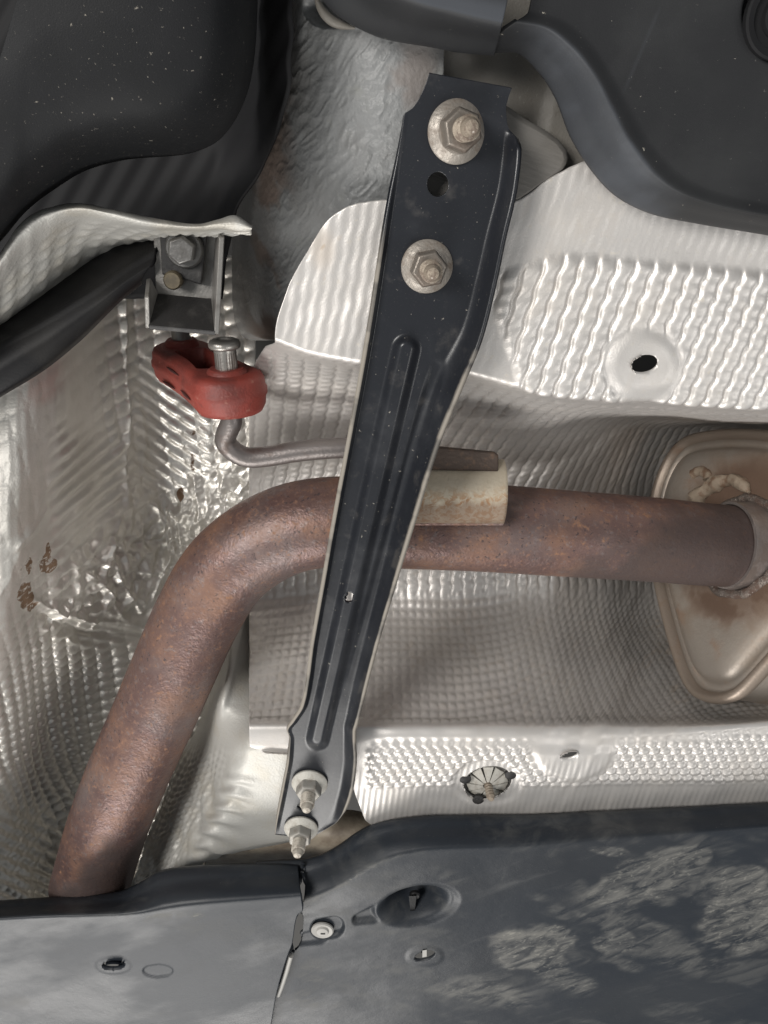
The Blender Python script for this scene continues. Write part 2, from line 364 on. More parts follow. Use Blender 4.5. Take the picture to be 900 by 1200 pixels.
M['lip'] = mat('pale_foil', (0.48, 0.47, 0.44), 0.5, 0.3, [((0.45, 0.42, 0.36), 'noise', 40, 0.45, 0.7, 0.7)], [(700, 0.0003)])
M['floor'] = mat('dark_floor_pan', (0.05, 0.048, 0.045), 0.7)
M['sill'] = mat('beige_rail_paint', (0.34, 0.29, 0.225), 0.55, 0, [((0.18, 0.14, 0.105), 'noise', 50, 0.42, 0.68, 0.8)], [(500, 0.0003)])
M['mark'] = mat('pale_tab', (0.34, 0.33, 0.31), 0.6)

# ------------------------------------------------------------------ setting: the floor pan that everything hangs under
bm = bmesh.new()
z0 = EYE[2] + H0 + 0.34
prism(bm, [(-1.6, -1.2, z0), (1.6, -1.2, z0), (1.6, 1.9, z0), (-1.6, 1.9, z0)], [(-1.6, -1.2, z0 + .02), (1.6, -1.2, z0 + .02), (1.6, 1.9, z0 + .02), (-1.6, 1.9, z0 + .02)])
tag(from_bm('floor_pan', bm, M['floor'], smooth=False), kind='structure')

# body rail, wrinkled underseal
xs = {-60: (300, 325, 350, 380, 430, 520), 0: (300, 325, 350, 385, 430, 520), 60: (298, 322, 350, 390, 440, 520), 120: (292, 318, 350, 392, 445, 520),
      200: (280, 310, 345, 385, 430, 510), 280: (272, 300, 335, 375, 420, 500), 340: (272, 295, 325, 365, 410, 480), 375: (275, 292, 318, 350, 400, 470),
      391: (280, 295, 315, 345, 395, 465), 399: (283, 296, 315, 343, 390, 460)}
hs = (0.15, 0.095, 0.045, 0.022, 0.012, 0.009)
ctrl = []
for y, row in xs.items():
    add = 0.014 * float(ss(150, 240, y)) + (0.010 if y == 391 else 0.045 if y == 399 else 0.002 if y == 375 else 0)
    ctrl.append([(x, y, h + add) for x, h in zip(row, hs)])
def d_rail(g):
    wv = fbm(np.stack([g.X * 70, g.T * 70, g.X * 0], -1), 2) - .5
    q = np.stack([(g.X * .60 - g.T * .80) * 170 + 1.3 * wv, (g.X * .80 + g.T * .60) * 460 + 2.4 * wv, g.X * 0], -1)
    n = vnoise(q) - 0.5
    r = (1 - np.abs(2 * vnoise(q * .9 + 9) - 1)) ** 1.4
    fade = ss(395, 350, g.py) * (0.35 + 0.65 * ss(300, 340, g.px)) * (1 - 0.9 * ss(455, 480, g.px - (g.py - 60) * -0.1) * ss(170, 110, g.py))
    hole = np.sqrt(((g.px - 388) / 34) ** 2 + ((g.py - 8) / 26) ** 2)
    return (n * 0.00055 + r * 0.00055 + wv * .0006) * fade - 0.012 * ss(1.0, 0.82, hole)
def k_rail(g):
    n = fbm(np.stack([g.X * 60, g.T * 60, g.X * 0], -1), 4)
    a = ss(60, 15, np.hypot(g.px - 485, (g.py - 90) * 0.8))
    b = ss(45, 5, np.abs(g.px - 320 + (g.py - 150) * 0.0)) * ss(0.42, 0.62, n)
    c = ss(345, 310, g.px) * 0.3
    return np.clip(a * 0.55 * ss(.35, .6, n) + b * 0.7 + c, 0, 1)
g = lattice(ctrl, 320, 420, d_rail, dirt=k_rail)
tag(sheet('body_rail', g, M['underseal'], thick=0.003), 'grey body rail coated in wrinkled underseal left of the black brace', 'body rail')

# flat tan panel and grey plate behind the top of the brace
g = lattice([[(480, -30, .026), (560, -30, .026), (650, -30, .026), (800, -30, .026)], [(470, 60, .026), (560, 60, .026), (650, 60, .026), (800, 60, .026)],
             [(470, 160, .026), (560, 160, .026), (640, 150, .027), (800, 160, .028)], [(470, 300, .026), (560, 300, .026), (650, 300, .026), (800, 300, .026)]], 60, 60,
            lambda g: 0.003 * ss(0, 14, (g.px - 636) + (g.py - 120) * 0.25) - 0.004 * ss(30, 0, np.hypot(g.px - 555, g.py - 75)))
tag(sheet('closing_plate', g, M['tanpanel'], thick=0.002), 'flat tan sheet metal visible between the brace top and the dark upper right cover', 'plate')
def px_poly(pts, h): return [V(x, y, h) for x, y in pts]
pl = [(492, 150), (560, 112), (597, 126), (615, 139), (638, 152), (655, 164), (664, 176), (666, 188), (660, 199), (645, 212), (610, 236), (560, 250), (490, 245)]
bm = bmesh.new(); prism(bm, px_poly(pl, .013), px_poly(pl, .021))
o = from_bm('corner_plate', bm, M['greyplate']); bevel_mod(o, .002, 2)
tag(o, 'grey steel plate with a rounded right corner poking out behind the brace top', 'plate')

# small hole with a loose rim at the top of the rail
bm = bmesh.new()
c = at(392, 10, .012)
pts = spline([at(x, y, .010) for x, y in ((369, -10), (373, 4), (380, 16), (390, 25), (402, 30), (416, 33))], 26)
tube(bm, pts, [0.0005 + 0.0016 * math.sin(math.pi * i / 25) for i in range(26)], 10)
tag(from_bm('sealing_ring', bm, M['tanpanel']), 'thin tan sealing rim curving round a dark hole at the top of the grey rail', 'seal')

# ------------------------------------------------------------------ heat shield in the middle
fold = [(322, 403), (362, 417), (410, 426), (470, 433), (540, 440), (590, 452), (640, 462), (700, 468), (780, 474), (850, 478), (905, 482), (1000, 488)]
top = [(366, 285), (386, 256), (420, 238), (460, 234), (540, 240), (600, 236), (645, 208), (690, 188), (760, 180), (830, 190), (900, 200), (1000, 210)]
n = len(fold); colx = [292, 345, 400, 465, 535, 590, 640, 700, 775, 845, 905, 1000]
right = [0, 0, 0, 0, 0, 0, 0.05, .33, .85, 1, 1, 1]
def row(y, h, dy=None, hr=0.0, xo=0):
    return [(colx[i] + (0 if i else xo), y + (dy[i] if dy is not None else 0), h + hr * right[i]) for i in range(n)]
ctrl = [[(x, y, .013) for x, y in top],
        [(a * .5 + c_ * .5 - (7 if i == 0 else 0), b * .55 + d * .45, .012) for i, ((a, b), (c_, d)) in enumerate(zip(top, fold))],
        [(x, y - 7, .010) for x, y in fold],
        [(x, y, .013) for x, y in fold],
        [((x * .6 + colx[i] * .4), y + 5, .034) for i, (x, y) in enumerate(fold)],
        row(490, .085, [-20, -10, -5, 0, 2, 5, 8, 9, 10, 12, 12, 12], .16),
        row(560, .142, None, .115), row(640, .156, None, .095), row(695, .145, None, .08), row(780, .078, None, .035), row(838, .030, None, .008),
        row(852, .016, [0, 0, 0, 0, 0, 1, 1, 1, 0, -4, -8, -12]), row(866, .012, [8, 10, 8, 0, 0, 0, 0, 0, -2, -7, -12, -18]),
        [(colx[i] + (58 if i < 2 else 20 if i == 2 else 0), (884, 896, 930, 925, 922, 920, 918, 915, 912, 908, 903, 895)[i], .0115) for i in range(n)],
        [(colx[i] + (64 if i < 2 else 30 if i == 2 else 0), (889, 902, 962, 975, 972, 968, 965, 962, 958, 955, 950, 945)[i], .0115) for i in range(n)]]
def boss(g, cx, cy, rx, ry, ang=0):
    ca, sa = math.cos(ang), math.sin(ang); dx, dy = g.px - cx, g.py - cy
    return np.sqrt(((dx * ca + dy * sa) / rx) ** 2 + ((-dx * sa + dy * ca) / ry) ** 2)
def d_shield(g):
    T = g.T - g.T[0:1]
    Y = g.P[..., 1]
    s = g.X + 0.25 * np.minimum(Y, 0.26)
    wob = 0.055 * np.sin(2 * np.pi * T / 0.0112) + 0.35 * (fbm(np.stack([g.X * 7, T * 7, T * 0], -1), 2) - 0.5)
    u = s / 0.0093 + wob
    sn = np.abs(np.sin(np.pi * u)); rid = .62 * (1 - np.exp(-(sn / .30) ** 2)) + .38 * sn
    bead = 0.5 + 0.5 * np.cos(2 * np.pi * T / 0.0062 + np.pi * np.floor(u))
    rb = rid * (0.80 + 0.20 * bead)
    fine = 0.5 + 0.5 * np.sin(2 * np.pi * (s / 0.0056 + 0.07 * np.sin(2 * np.pi * T / 0.013) + 0.8 * fbm(np.stack([g.X * 16, T * 16, T * 0], -1), 2)))
    v = g.v
    foldd = ss(3.0, 2.55, v)                       # 1 on the upper flange
    line = 300 + 0.0 * g.px + np.where(g.px < 660, (660 - g.px) * 0.28, (g.px - 660) * 0.09)
    big = ss(-6, 8, g.py - line) * ss(-3, 12, (g.py - 440) * -0.33 + 0 + g.px - 602 - 0 * g.py)
    b1 = boss(g, 752, 428, 50, 50)
    big = big * ss(0.86, 1.04, b1)
    low = ss(690, 640, g.px) * 1.0
    up = (big * rb * 0.0023 + (1 - big) * fine * 0.00020 * (0.5 + 0.5 * ss(600, 660, g.px)) * ss(0.7, 1.0, b1)) * foldd
    leftwave = np.where(g.px < 470, 1.0, 0.0) * foldd * fine * 0.00010
    up = up + leftwave
    up += foldd * 0.0030 * ss(1.12, 0.55, b1) * ss(480, 445, g.py - 0.02 * (g.px - 750))
    # trough: beads, flattened low on the far wall
    tr = ss(3.35, 4.2, v) * ss(11.0, 10.3, v)
    amp = 0.0019 * (1 - 0.55 * ss(7.2, 9.0, v)) * (0.35 + 0.65 * ss(425, 500, g.px) + 0.5 * ss(500, 425, g.px) * ss(300, 340, g.px))
    u2 = g.X / 0.0066 + 0.06 * np.sin(2 * np.pi * T / 0.012)
    rb2 = np.abs(np.sin(np.pi * u2)) ** 0.8 * (0.6 + 0.4 * np.cos(2 * np.pi * T / 0.0085))
    w = ss(7.6, 8.3, v)
    trough = tr * ((1 - w) * rb * amp + w * rb2 * 0.0010)
    # lower flange: rows of round bumps
    lf = ss(12.0, 12.25, v) * ss(0, 10, 926 - (g.px - 430) * 0.012 - g.py + 4 * 0) * ss(425, 436, g.px)
    b2 = boss(g, 672, 880, 52, 36); b3 = boss(g, 571, 916, 40, 27)
    lf = lf * ss(0.85, 1.1, b2) * ss(0.85, 1.1, b3)
    U = g.X + 0.10 * Y
    jr = np.floor(Y / 0.0062); fy_ = Y / 0.0062 - jr - .5
    uu = U / 0.0074 + 0.5 * np.mod(jr, 2); fx_ = uu - np.floor(uu) - .5
    rr_ = np.sqrt((fx_ * 1.05) ** 2 + (fy_ * 1.0) ** 2)
    low = lf * np.sqrt(np.clip(1 - (rr_ / .52) ** 2, 0, 1)) * 0.0021
    fr = ss(12.3, 12.6, v) * (1 - lf)
    low += fr * (0.5 + 0.5 * np.sin(2 * np.pi * (U / 0.0042 + 0.05 * fine))) * 0.00022
    low += ss(12.1, 12.3, v) * 0.0022 * ss(1.05, 0.75, b2) - ss(12.1, 12.3, v) * 0.001 * ss(1.15, 0.9, b3)
    # seam line at the top of the lower flange, and soft dents everywhere
    seam = np.exp(-((g.v - 12.05) / 0.10) ** 2) * (0.6 + 0.4 * np.sin(2 * np.pi * g.X / 0.0078)) * ss(425, 440, g.px) * ss(0.8, 1.2, b2)
    low -= seam * 0.0009
    dents = (fbm(np.stack([g.X * 26, T * 26, T * 0 + 3], -1), 3) - 0.5) * 0.004 * ss(0, .4, v)
    edge = -0.0006 * np.exp(-((g.v - 3.0) / 0.12) ** 2) * (0.5 + 0.5 * np.sin(2 * np.pi * g.X / 0.006 + 5 * vnoise(np.stack([g.X * 60, T * 0, T * 0], -1))))
    return up + trough + low + dents + edge
def k_shield(g):
    nz = fbm(np.stack([g.X * 45, g.T * 45, g.T * 0], -1), 4)
    spots = ss(0.70, 0.74, vnoise(np.stack([g.X * 230, g.T * 230, g.T * 0], -1)) * 0.6 + nz * 0.45) * 0.5
    under = ss(4.3, 5.5, g.v) * ss(11.2, 9.5, g.v) * (0.0 + 0.10 * ss(0.40, 0.7, nz)) 
    burn = ss(720, 800, g.px) * ss(4.5, 6, g.v) * ss(10.8, 8.5, g.v) * 0.30
    patch = ss(30, 6, np.hypot(g.px - 378, (g.py - 292) * 0.6)) * 0.5
    return np.clip(spots * 0.5 + under + burn + patch, 0, 1)
root = empty('heat_shield', at(600, 650, .0), 'embossed silver heat shield lining the exhaust tunnel behind the rusty pipe', 'heat shield')
g = lattice(ctrl, 520, 560, d_shield, holes=[(755, 426, 16.5, 10, -12), (667, 884, 11, 4.2, -14), (571, 917, 29, 18.5, -14)], dirt=k_shield)
sheet('shield_panel', g, M['foil'], root, thick=0.0012)
# push nut seen in the round opening of the lower flange
pn = Vector(at(571, 917, .017))
bm = bmesh.new()
for k in range(10):
    a0 = 2 * math.pi * k / 10 + .05; a1 = 2 * math.pi * (k + 1) / 10 - .07
    lo = []; hi = []
    for r_, z in ((.0034, -.0030), (.0150, 0)):
        for a in ((a0, a1) if r_ < .01 else (a1, a0)):
            p = pn + Vector((r_ * math.cos(a), r_ * math.sin(a), z)); lo.append(p); hi.append(p + Vector((0, 0, .0012)))
    prism(bm, lo, hi)
pnut = from_bm('push_nut', bm, M['zinc_low'], root, smooth=False)
bm = bmesh.new(); lathe(bm, pn + Vector((0, 0, .004)), (0.06, .05, -1), [(0, .0031)] + [(.002 + .0011 * i, .0031 if i % 2 else .0026) for i in range(14)] + [(.019, .0018)], 14)
from_bm('stud', bm, M['zinc_stud'], pnut)
for (x, y) in ((545, 911), (598, 906), (560, 935)):
    bm = bmesh.new(); c = Vector(at(x, y, .0145)); lathe(bm, c, (0, 0, -1), [(0, .0042), (.002, .0042), (.0028, .003)], 12)
    from_bm('tab', bm, M['bracket_dark'], pnut)
# round washer plate that the push nut presses on
bm = bmesh.new(); lathe(bm, pn + Vector((0, 0, .0016)), (0, 0, 1), [(0, .0175), (.001, .0175)], 32)
from_bm('washer', bm, M['bracket'], pnut)

# ------------------------------------------------------------------ crumpled shield on the left
cx_ = [-70, 0, 60, 130, 200, 300]
tab = {300: (.05, .06, .09, .14, .165, .175), 400: (.035, .045, .07, .135, .165, .17), 480: (.02, .03, .055, .125, .165, .165), 560: (.010, .020, .05, .118, .165, .16),
       640: (.0, .012, .048, .112, .155, .165), 720: (.0, .015, .068, .115, .14, .15), 800: (.0, .028, .088, .122, .135, .14), 880: (.0, .04, .10, .13, .135, .13),
       960: (.01, .05, .105, .13, .125, .11), 1010: (.01, .05, .10, .122, .105, .09), 1060: (.01, .04, .07, .09, .07, .05)}
ctrl = [[(x, y, h) for x, h in zip(cx_, r)] for y, r in tab.items()]
def d_left(g):
    Y = g.P[..., 1]; Z = np.zeros_like(Y); px, py = g.px, g.py
    warp = 0.55 * (fbm(np.stack([g.U * 11, g.T * 11, Z], -1), 2) - 0.5)
    ang = -0.35
    a_ = (g.U * math.cos(ang) + g.T * math.sin(ang)) / 0.0122 + warp
    b_ = (-g.U * math.sin(ang) + g.T * math.cos(ang)) / 0.0120 + warp * 0.8
    fa = a_ - np.floor(a_) - .5; fb = b_ - np.floor(b_) - .5
    dim = np.sqrt(np.clip(1 - (np.sqrt(fa ** 2 + fb ** 2) / .54) ** 2, 0, 1))
    wall = ss(18, -30, px - (128 - np.maximum(py - 520, 0) * 0.42))            # smoother outer wall
    bowl = ss(690, 770, py)
    amp = 0.0029 * (1 - 0.85 * wall) * (0.7 + 0.45 * bowl)
    amp = amp * (1 - 0.7 * ss(-20, 20, py - 930 - (130 - px) * 0.1) * ss(180, 120, px))
    ribs = 0.5 + 0.5 * np.cos(2 * np.pi * ((py * 1.0 - px * 0.45) / 15 + 1.2 * warp))
    rz = ss(930, 975, py) * ss(190, 100, px)
    ribz = ss(100, 150, px) * ss(430, 470, py) * ss(640, 560, py)
    n1 = fbm(np.stack([g.U * 45, g.T * 45, Z], -1), 3)
    n2 = fbm(np.stack([g.U * 28 + 7, g.T * 28, Z], -1), 2) - .5
    q = np.stack([g.U * 40 + g.T * 18, g.T * 44 - g.U * 14, Z], -1)
    band = np.exp(-(((py - 640) - (px - 180) * -0.50) / 46) ** 2) * ss(50, 110, px)
    band = np.maximum(band, 0.75 * np.exp(-((py - 712 + (px - 100) * .1) / 24) ** 2) * ss(20, 60, px))
    band = np.maximum(band, .9 * np.exp(-((px - 238) / 24) ** 2) * ss(560, 600, py) * ss(720, 660, py))
    def crease(pts, w, amp=1.0, wig=7):
        o = 0
        wx, wy = px + wig * n2 * 2.2, py + wig * (n1 - .5) * 2.2
        for (x0, y0), (x1, y1) in zip(pts, pts[1:]):
            L2 = (x1 - x0) ** 2 + (y1 - y0) ** 2; t = np.clip(((wx - x0) * (x1 - x0) + (wy - y0) * (y1 - y0)) / L2, 0, 1)
            o = np.maximum(o, np.exp(-np.hypot(wx - x0 - t * (x1 - x0), wy - y0 - t * (y1 - y0)) / w))
        return o * amp
    cr = crease([(145, 330), (146, 480), (145, 585), (122, 650), (50, 735)], 3.0, 1.3, 3)
    for pts, w, am in (([(146, 590), (172, 586), (195, 610), (205, 640)], 4, 1), ([(122, 648), (150, 690), (162, 715)], 4, 1), ([(165, 600), (172, 640), (160, 690)], 5, -.9), ([(180, 590), (200, 650), (178, 700)], 4, 1),
                       ([(205, 600), (215, 650), (240, 690)], 4, 1), ([(228, 560), (235, 620), (250, 670)], 5, 1), ([(150, 640), (205, 632)], 4, -.8), ([(40, 705), (100, 722), (150, 728), (190, 745)], 5, 1.3), ([(45, 720), (110, 740), (165, 745)], 4, -1),
                       ([(60, 690), (105, 650), (128, 600)], 4, .8), ([(85, 600), (115, 560), (145, 520)], 4, .6), ([(95, 720), (112, 680), (130, 690), (140, 720)], 4, 1), ([(155, 470), (170, 520), (165, 560)], 4, .6), ([(190, 700), (215, 690), (236, 715)], 4, 1),
                       ([(150, 660), (165, 672), (185, 668)], 3.5, .9), ([(35, 760), (70, 745), (95, 750)], 4, .8), ([(0, 700), (60, 560), (140, 440)], 9, .35), ([(20, 640), (55, 600)], 4, .5), ([(260, 560), (255, 620), (262, 670)], 4, .8)):
        cr = cr + crease(pts, w, am)
    rs_ = np.random.default_rng(5)
    for k in range(34):
        x0 = rs_.uniform(70, 225); y0 = 640 - (x0 - 180) * .5 + rs_.normal(0, 26); a0 = rs_.uniform(0, math.pi); L0 = rs_.uniform(7, 20)
        cr = cr + crease([(x0, y0), (x0 + L0 * math.cos(a0), y0 + L0 * math.sin(a0))], 2.6, rs_.choice([-.7, .8]), 5)
    facet = worley(q[..., 0] * 1.5 + 1.2 * n2, q[..., 1] * 1.5 + 1.2 * n1) + .4 * worley(q[..., 0] * 3.4 + n1, q[..., 1] * 3.0)
    diag = 0.5 + 0.5 * np.cos(2 * np.pi * ((py - px * 0.62) / 15.5 + 1.0 * warp))
    dg = ss(148, 165, px) * ss(400, 440, py) * ss(600, 550, py) * ss(262, 235, px)
    diag2 = 0.5 + 0.5 * np.cos(2 * np.pi * ((py + px * 0.85) / 17 + .8 * warp))
    hr_ = ss(700, 725, py) * ss(775, 745, py) * ss(60, 100, px)
    hrib = 0.5 + 0.5 * np.cos(2 * np.pi * ((py - px * .2) / 10.5 + .6 * warp))
    d2 = ss(50, 75, px) * ss(146, 136, px) * ss(490, 530, py) * ss(690, 650, py + (px - 100) * .5)
    out = diag2 * d2 * .0024 * (1 - band) + dim * amp * (1 - .75 * d2) * (1 - 0.9 * band) * (1 - .8 * dg) * (1 - .7 * hr_) + (1 - band) * (dg * diag * .0021 * (.75 + .25 * dim) + rz * ribs * .0016 + hr_ * hrib * .0014)
    out += band * (facet - .6) * 0.0072 + cr * 0.0027
    out += (fbm(np.stack([g.U * 17, g.T * 17, Z], -1), 3) - 0.5) * 0.005 * (1 - 0.4 * wall)
    out += wall * (0.5 + 0.5 * np.sin(2 * np.pi * (px * 0.09 + 0.8 * n1))) * 0.00014
    return out
def k_left(g):
    nz = fbm(np.stack([g.U * 90, g.T * 90, g.T * 0], -1), 4); px, py = g.px, g.py
    def bl(cx, cy, rx, ry): return ss(1.2, 0.5, np.sqrt(((px - cx) / rx) ** 2 + ((py - cy) / ry) ** 2) + 2.8 * (nz - 0.5))
    return np.clip(bl(29, 697, 10, 24) + bl(55, 662, 9, 11) + bl(227, 507, 9, 6) + bl(227, 545, 5, 14) + bl(33, 664, 3, 8) + bl(55, 640, 3, 12)
                   + bl(212, 580, 4, 8) + 0.35 * bl(230, 640, 26, 30) * ss(0.5, 0.6, nz), 0, 1)
root = empty('heat_shield', at(80, 760, .0), 'crumpled dimpled foil heat shield left of the bent pipe, with rust spots', 'heat shield')
g = lattice(ctrl, 300, 520, d_left, dirt=k_left)
sheet('shield_panel', g, M['foil_l'], root, thick=0.0012)
rows = [[(262, 680, .15), (276, 690, .155), (300, 700, .165), (345, 700, .165)], [(250, 780, .12), (269, 780, .074), (300, 780, .088), (345, 780, .088)],
        [(236, 835, .11), (259, 838, .046), (298, 840, .038), (345, 840, .038)], [(214, 885, .10), (254, 882, .046), (294, 880, .0165), (345, 878, .0145)],
        [(190, 940, .09), (234, 938, .045), (276, 935, .0165), (345, 932, .0140)], [(172, 990, .08), (213, 983, .045), (258, 972, .020), (345, 968, .016)],
        [(152, 1045, .07), (196, 1030, .04), (247, 1002, .024), (345, 983, .017)], [(150, 1052, .08), (194, 1038, .05), (247, 1006, .032), (345, 985, .022)]]
def d_side(g):
    w = ss(1.55, 1.0, g.u) * ss(2.6, 3.4, g.v)
    a = np.cos(2 * np.pi * g.U / 0.010); b = np.cos(2 * np.pi * g.T / 0.0075)
    wav = (fbm(np.stack([g.U * 30, g.T * 60 - g.U * 60, g.U * 0], -1), 3) - 0.5) * 0.006 * ss(2.6, 3.4, g.v) * ss(2.3, 1.2, g.u)
    fl = np.exp(-((g.px - 268 + (g.py - 800) * 0.22) / 5) ** 2) * ss(720, 740, g.py) * ss(850, 820, g.py)
    tri = 0.0015 * np.sin(2 * np.pi * (g.T * 60 - g.U * 20)) * ss(3.3, 3.8, g.v) * ss(1.3, 1.7, g.u) * ss(2.5, 2.0, g.u)
    return w * (0.5 + 0.25 * (a + b)) * 0.0020 + wav + fl * 0.002 + tri + (fbm(np.stack([g.U * 14, g.T * 14, g.U * 0 + 4], -1), 2) - 0.5) * 0.004
g = lattice(rows, 150, 220, d_side)
sheet('shield_flange', g, M['lip'], root, thick=0.0012)

# curled lip of the third shield, top left
topl = [(-60, 392), (0, 300), (22, 264), (50, 245), (90, 238), (130, 245), (180, 257), (230, 262), (256, 258), (275, 254), (296, 265)]
lowl = [(-60, 410), (3, 314), (30, 280), (58, 259), (92, 250), (130, 256), (180, 266), (230, 270), (256, 268), (278, 271), (294, 271)]
innl = [(-60, 500), (0, 412), (42, 384), (82, 348), (112, 318), (142, 296), (180, 285), (230, 277), (256, 274), (278, 273), (293, 273)]
lh = [-.02, -.02, -.018, -.016, -.014, -.012, -.008, -.005, -.004, -.004, -.004]
dh = [.05, .055, .06, .065, .065, .06, .05, .03, .02, .01, .006]
mid = lambda A_, B_, t: [(a[0] + (b[0] - a[0]) * t, a[1] + (b[1] - a[1]) * t) for a, b in zip(A_, B_)]
ctrl = [[(x, y - 1, h + .012) for (x, y), h in zip(topl, lh)], [(x, y, h + .003) for (x, y), h in zip(topl, lh)],
        [(x, y, h - .002) for (x, y), h in zip(mid(topl, lowl, .5), lh)], [(x, y, h) for (x, y), h in zip(lowl, lh)],
        [(x, y, h + d * .35) for (x, y), h, d in zip(mid(lowl, innl, .3), lh, dh)], [(x, y, h + d * .8) for (x, y), h, d in zip(mid(lowl, innl, .7), lh, dh)],
        [(x, y, h + d) for (x, y), h, d in zip(innl, lh, dh)]]
g = lattice(ctrl, 260, 90, lambda g: (0.5 + 0.5 * np.cos(2 * np.pi * g.U / .012)) * (0.5 + 0.5 * np.cos(2 * np.pi * g.T / .010)) * .0012 * ss(3.2, 3.8, g.v)
            + (fbm(np.stack([g.U * 60, g.T * 30, g.T * 0], -1), 3) - .5) * .0025)
tag(sheet('heat_shield', g, M['lip'], thick=0.0012), 'pale foil shield edge curling over the black arm below the black tank', 'heat shield')

# ------------------------------------------------------------------ black plastic, top left
bd = [(-80, 352), (0, 283), (30, 248), (60, 223), (105, 196), (155, 184), (210, 180), (248, 167), (276, 135), (292, 92), (299, 45), (303, -20), (306, -90)]
cxy = (40, -70)
ctrl = []
for f, h in ((0.02, -.055), (.35, -.055), (.62, -.052), (.80, -.046), (.91, -.034), (.97, -.014), (1.0, .02), (.985, .06)):
    ctrl.append([(cxy[0] + f * (x - cxy[0]), cxy[1] + f * (y - cxy[1]), h) for x, y in bd])
g = lattice(ctrl, 120, 120, lambda g: (fbm(np.stack([g.X * 9, g.P[..., 1] * 9, g.X * 0], -1), 3) - .5) * .006)
tag(sheet('plastic_tank', g, M['tank'], thick=0.002), 'big rounded black plastic tank flecked with dust in the top left corner', 'tank')
g = lattice([[(x, y, .11) for x in (-90, 60, 180, 250)] + [(285 + k * 10, y, .105 - .03 * max(k, 0)), (296 + (44 if k > 0 else 12) * k, y, .10 - .068 * max(k, 0))] for y, k in ((-90, 1.), (20, 1.), (90, .95), (150, .7), (200, .2), (250, -1.8), (300, -2.6), (350, -3.2))], 160, 60,
            lambda g: 0.0012 * (0.5 + 0.5 * np.cos(2 * np.pi * (g.px * .9 + g.py * .5) / 26)))
tag(sheet('ribbed_liner', g, M['liner'], thick=0.002), 'black ribbed liner deep in the gap between the tank and the pale foil edge', 'liner')
up = [(-80, 425), (0, 374), (60, 337), (110, 302), (150, 274), (184, 262)]
r1 = [(-80, 452), (0, 400), (60, 367), (110, 336), (150, 309), (184, 288)]
r2 = [(-80, 462), (0, 411), (60, 378), (110, 347), (150, 319), (182, 300)]
r3 = [(-80, 512), (0, 461), (50, 430), (92, 396), (140, 350), (166, 329)]
r4 = [(-80, 518), (0, 466), (52, 434), (94, 400), (142, 353), (168, 332)]
ha = [.0, .003, .008, .014, .02, .024]
ctrl = [[(x, y, h + d) for (x, y), h in zip(r, ha)] for r, d in ((mid(up, r1, -.1), .05), (up, .03), (r1, .006), (r2, .002), (mid(r2, r3, .5), -.002), (r3, .0), (r4, .010), (mid(r4, r3, .3), .05))]
g = lattice(ctrl, 120, 90, lambda g: .0012 * np.exp(-((g.v - 2.5) / .25) ** 2))
tag(sheet('support_arm', g, M['arm'], thick=0.002), 'black plastic support arm running from the left edge up to the small steel bracket', 'arm')

# ------------------------------------------------------------------ steel bracket with bolt, and the red rubber hanger
bt = at(215, 330, .02)
root = empty('hanger_mount', bt, 'small folded steel bracket bolted up above the red rubber hanger', 'bracket')
def quad_sheet(name, q, mat_, parent, th):
    bm = bmesh.new(); vs = [bm.verts.new(V(*p)) for p in q]; bm.faces.new(vs)
    o = from_bm(name, bm, mat_, parent, smooth=False)
    m = o.modifiers.new('thickness', 'SOLIDIFY'); m.thickness = th; m.offset = 0
    bevel_mod(o, .0004, 1); return o
quad_sheet('back_plate', [(180, 262, .03), (256, 262, .03), (250, 352, .03), (183, 345, .03)], M['bracket'], root, .0022)
quad_sheet('bottom_plate', [(182, 346, .0285), (250, 352, .0285), (253, 391, .0), (174, 384, .0)], M['bracket_dark'], root, .0024)
quad_sheet('side_plate', [(256, 262, .029), (250, 352, .0285), (254, 392, .0), (260, 278, .004), (259, 264, .018)], M['bracket'], root, .0024)
quad_sheet('side_plate', [(174, 326, .026), (183, 345, .0285), (173, 385, .0), (172, 348, .006)], M['bracket'], root, .0024)
bm = bmesh.new(); pp = [(187, 266), (244, 266), (236, 334), (218, 328), (190, 322)]
prism(bm, px_poly(pp, .022), px_poly(pp, .027)); o = from_bm('clamp_plate', bm, M['bracket_dark'], root, smooth=False); bevel_mod(o, .0008)
def hexbolt(x, y, h, r, hexr, parent, m_, name='bolt'):
    c = V(x, y, h); d = Vector((0, 0, -1))
    bm = bmesh.new(); lathe(bm, c, d, [(0, r), (.002, r), (.0032, r * .9)], 32); o = from_bm(name, bm, m_, parent)
    bm = bmesh.new(); a, b, _ = frame(d)
    rs = [ring(bm, c + d * z, a, b, q, 6, ph=.3) for z, q in ((.002, hexr), (.0085, hexr), (.0100, hexr * .86))]
    for p, q in zip(rs, rs[1:]): bridge(bm, p, q)
    bm.faces.new(rs[-1]); bevel_mod(from_bm('hex_head', bm, m_, o, angle=25), .0005)
    return o
hexbolt(217, 291, .022, .0097, .0074, root, M['bolt'])
bm = bmesh.new(); lathe(bm, V(205, 327, .024), (0, 0, -1), [(0, .0048), (.005, .0048), (.006, .004)], 20); from_bm('rivet', bm, M['brass'], root)

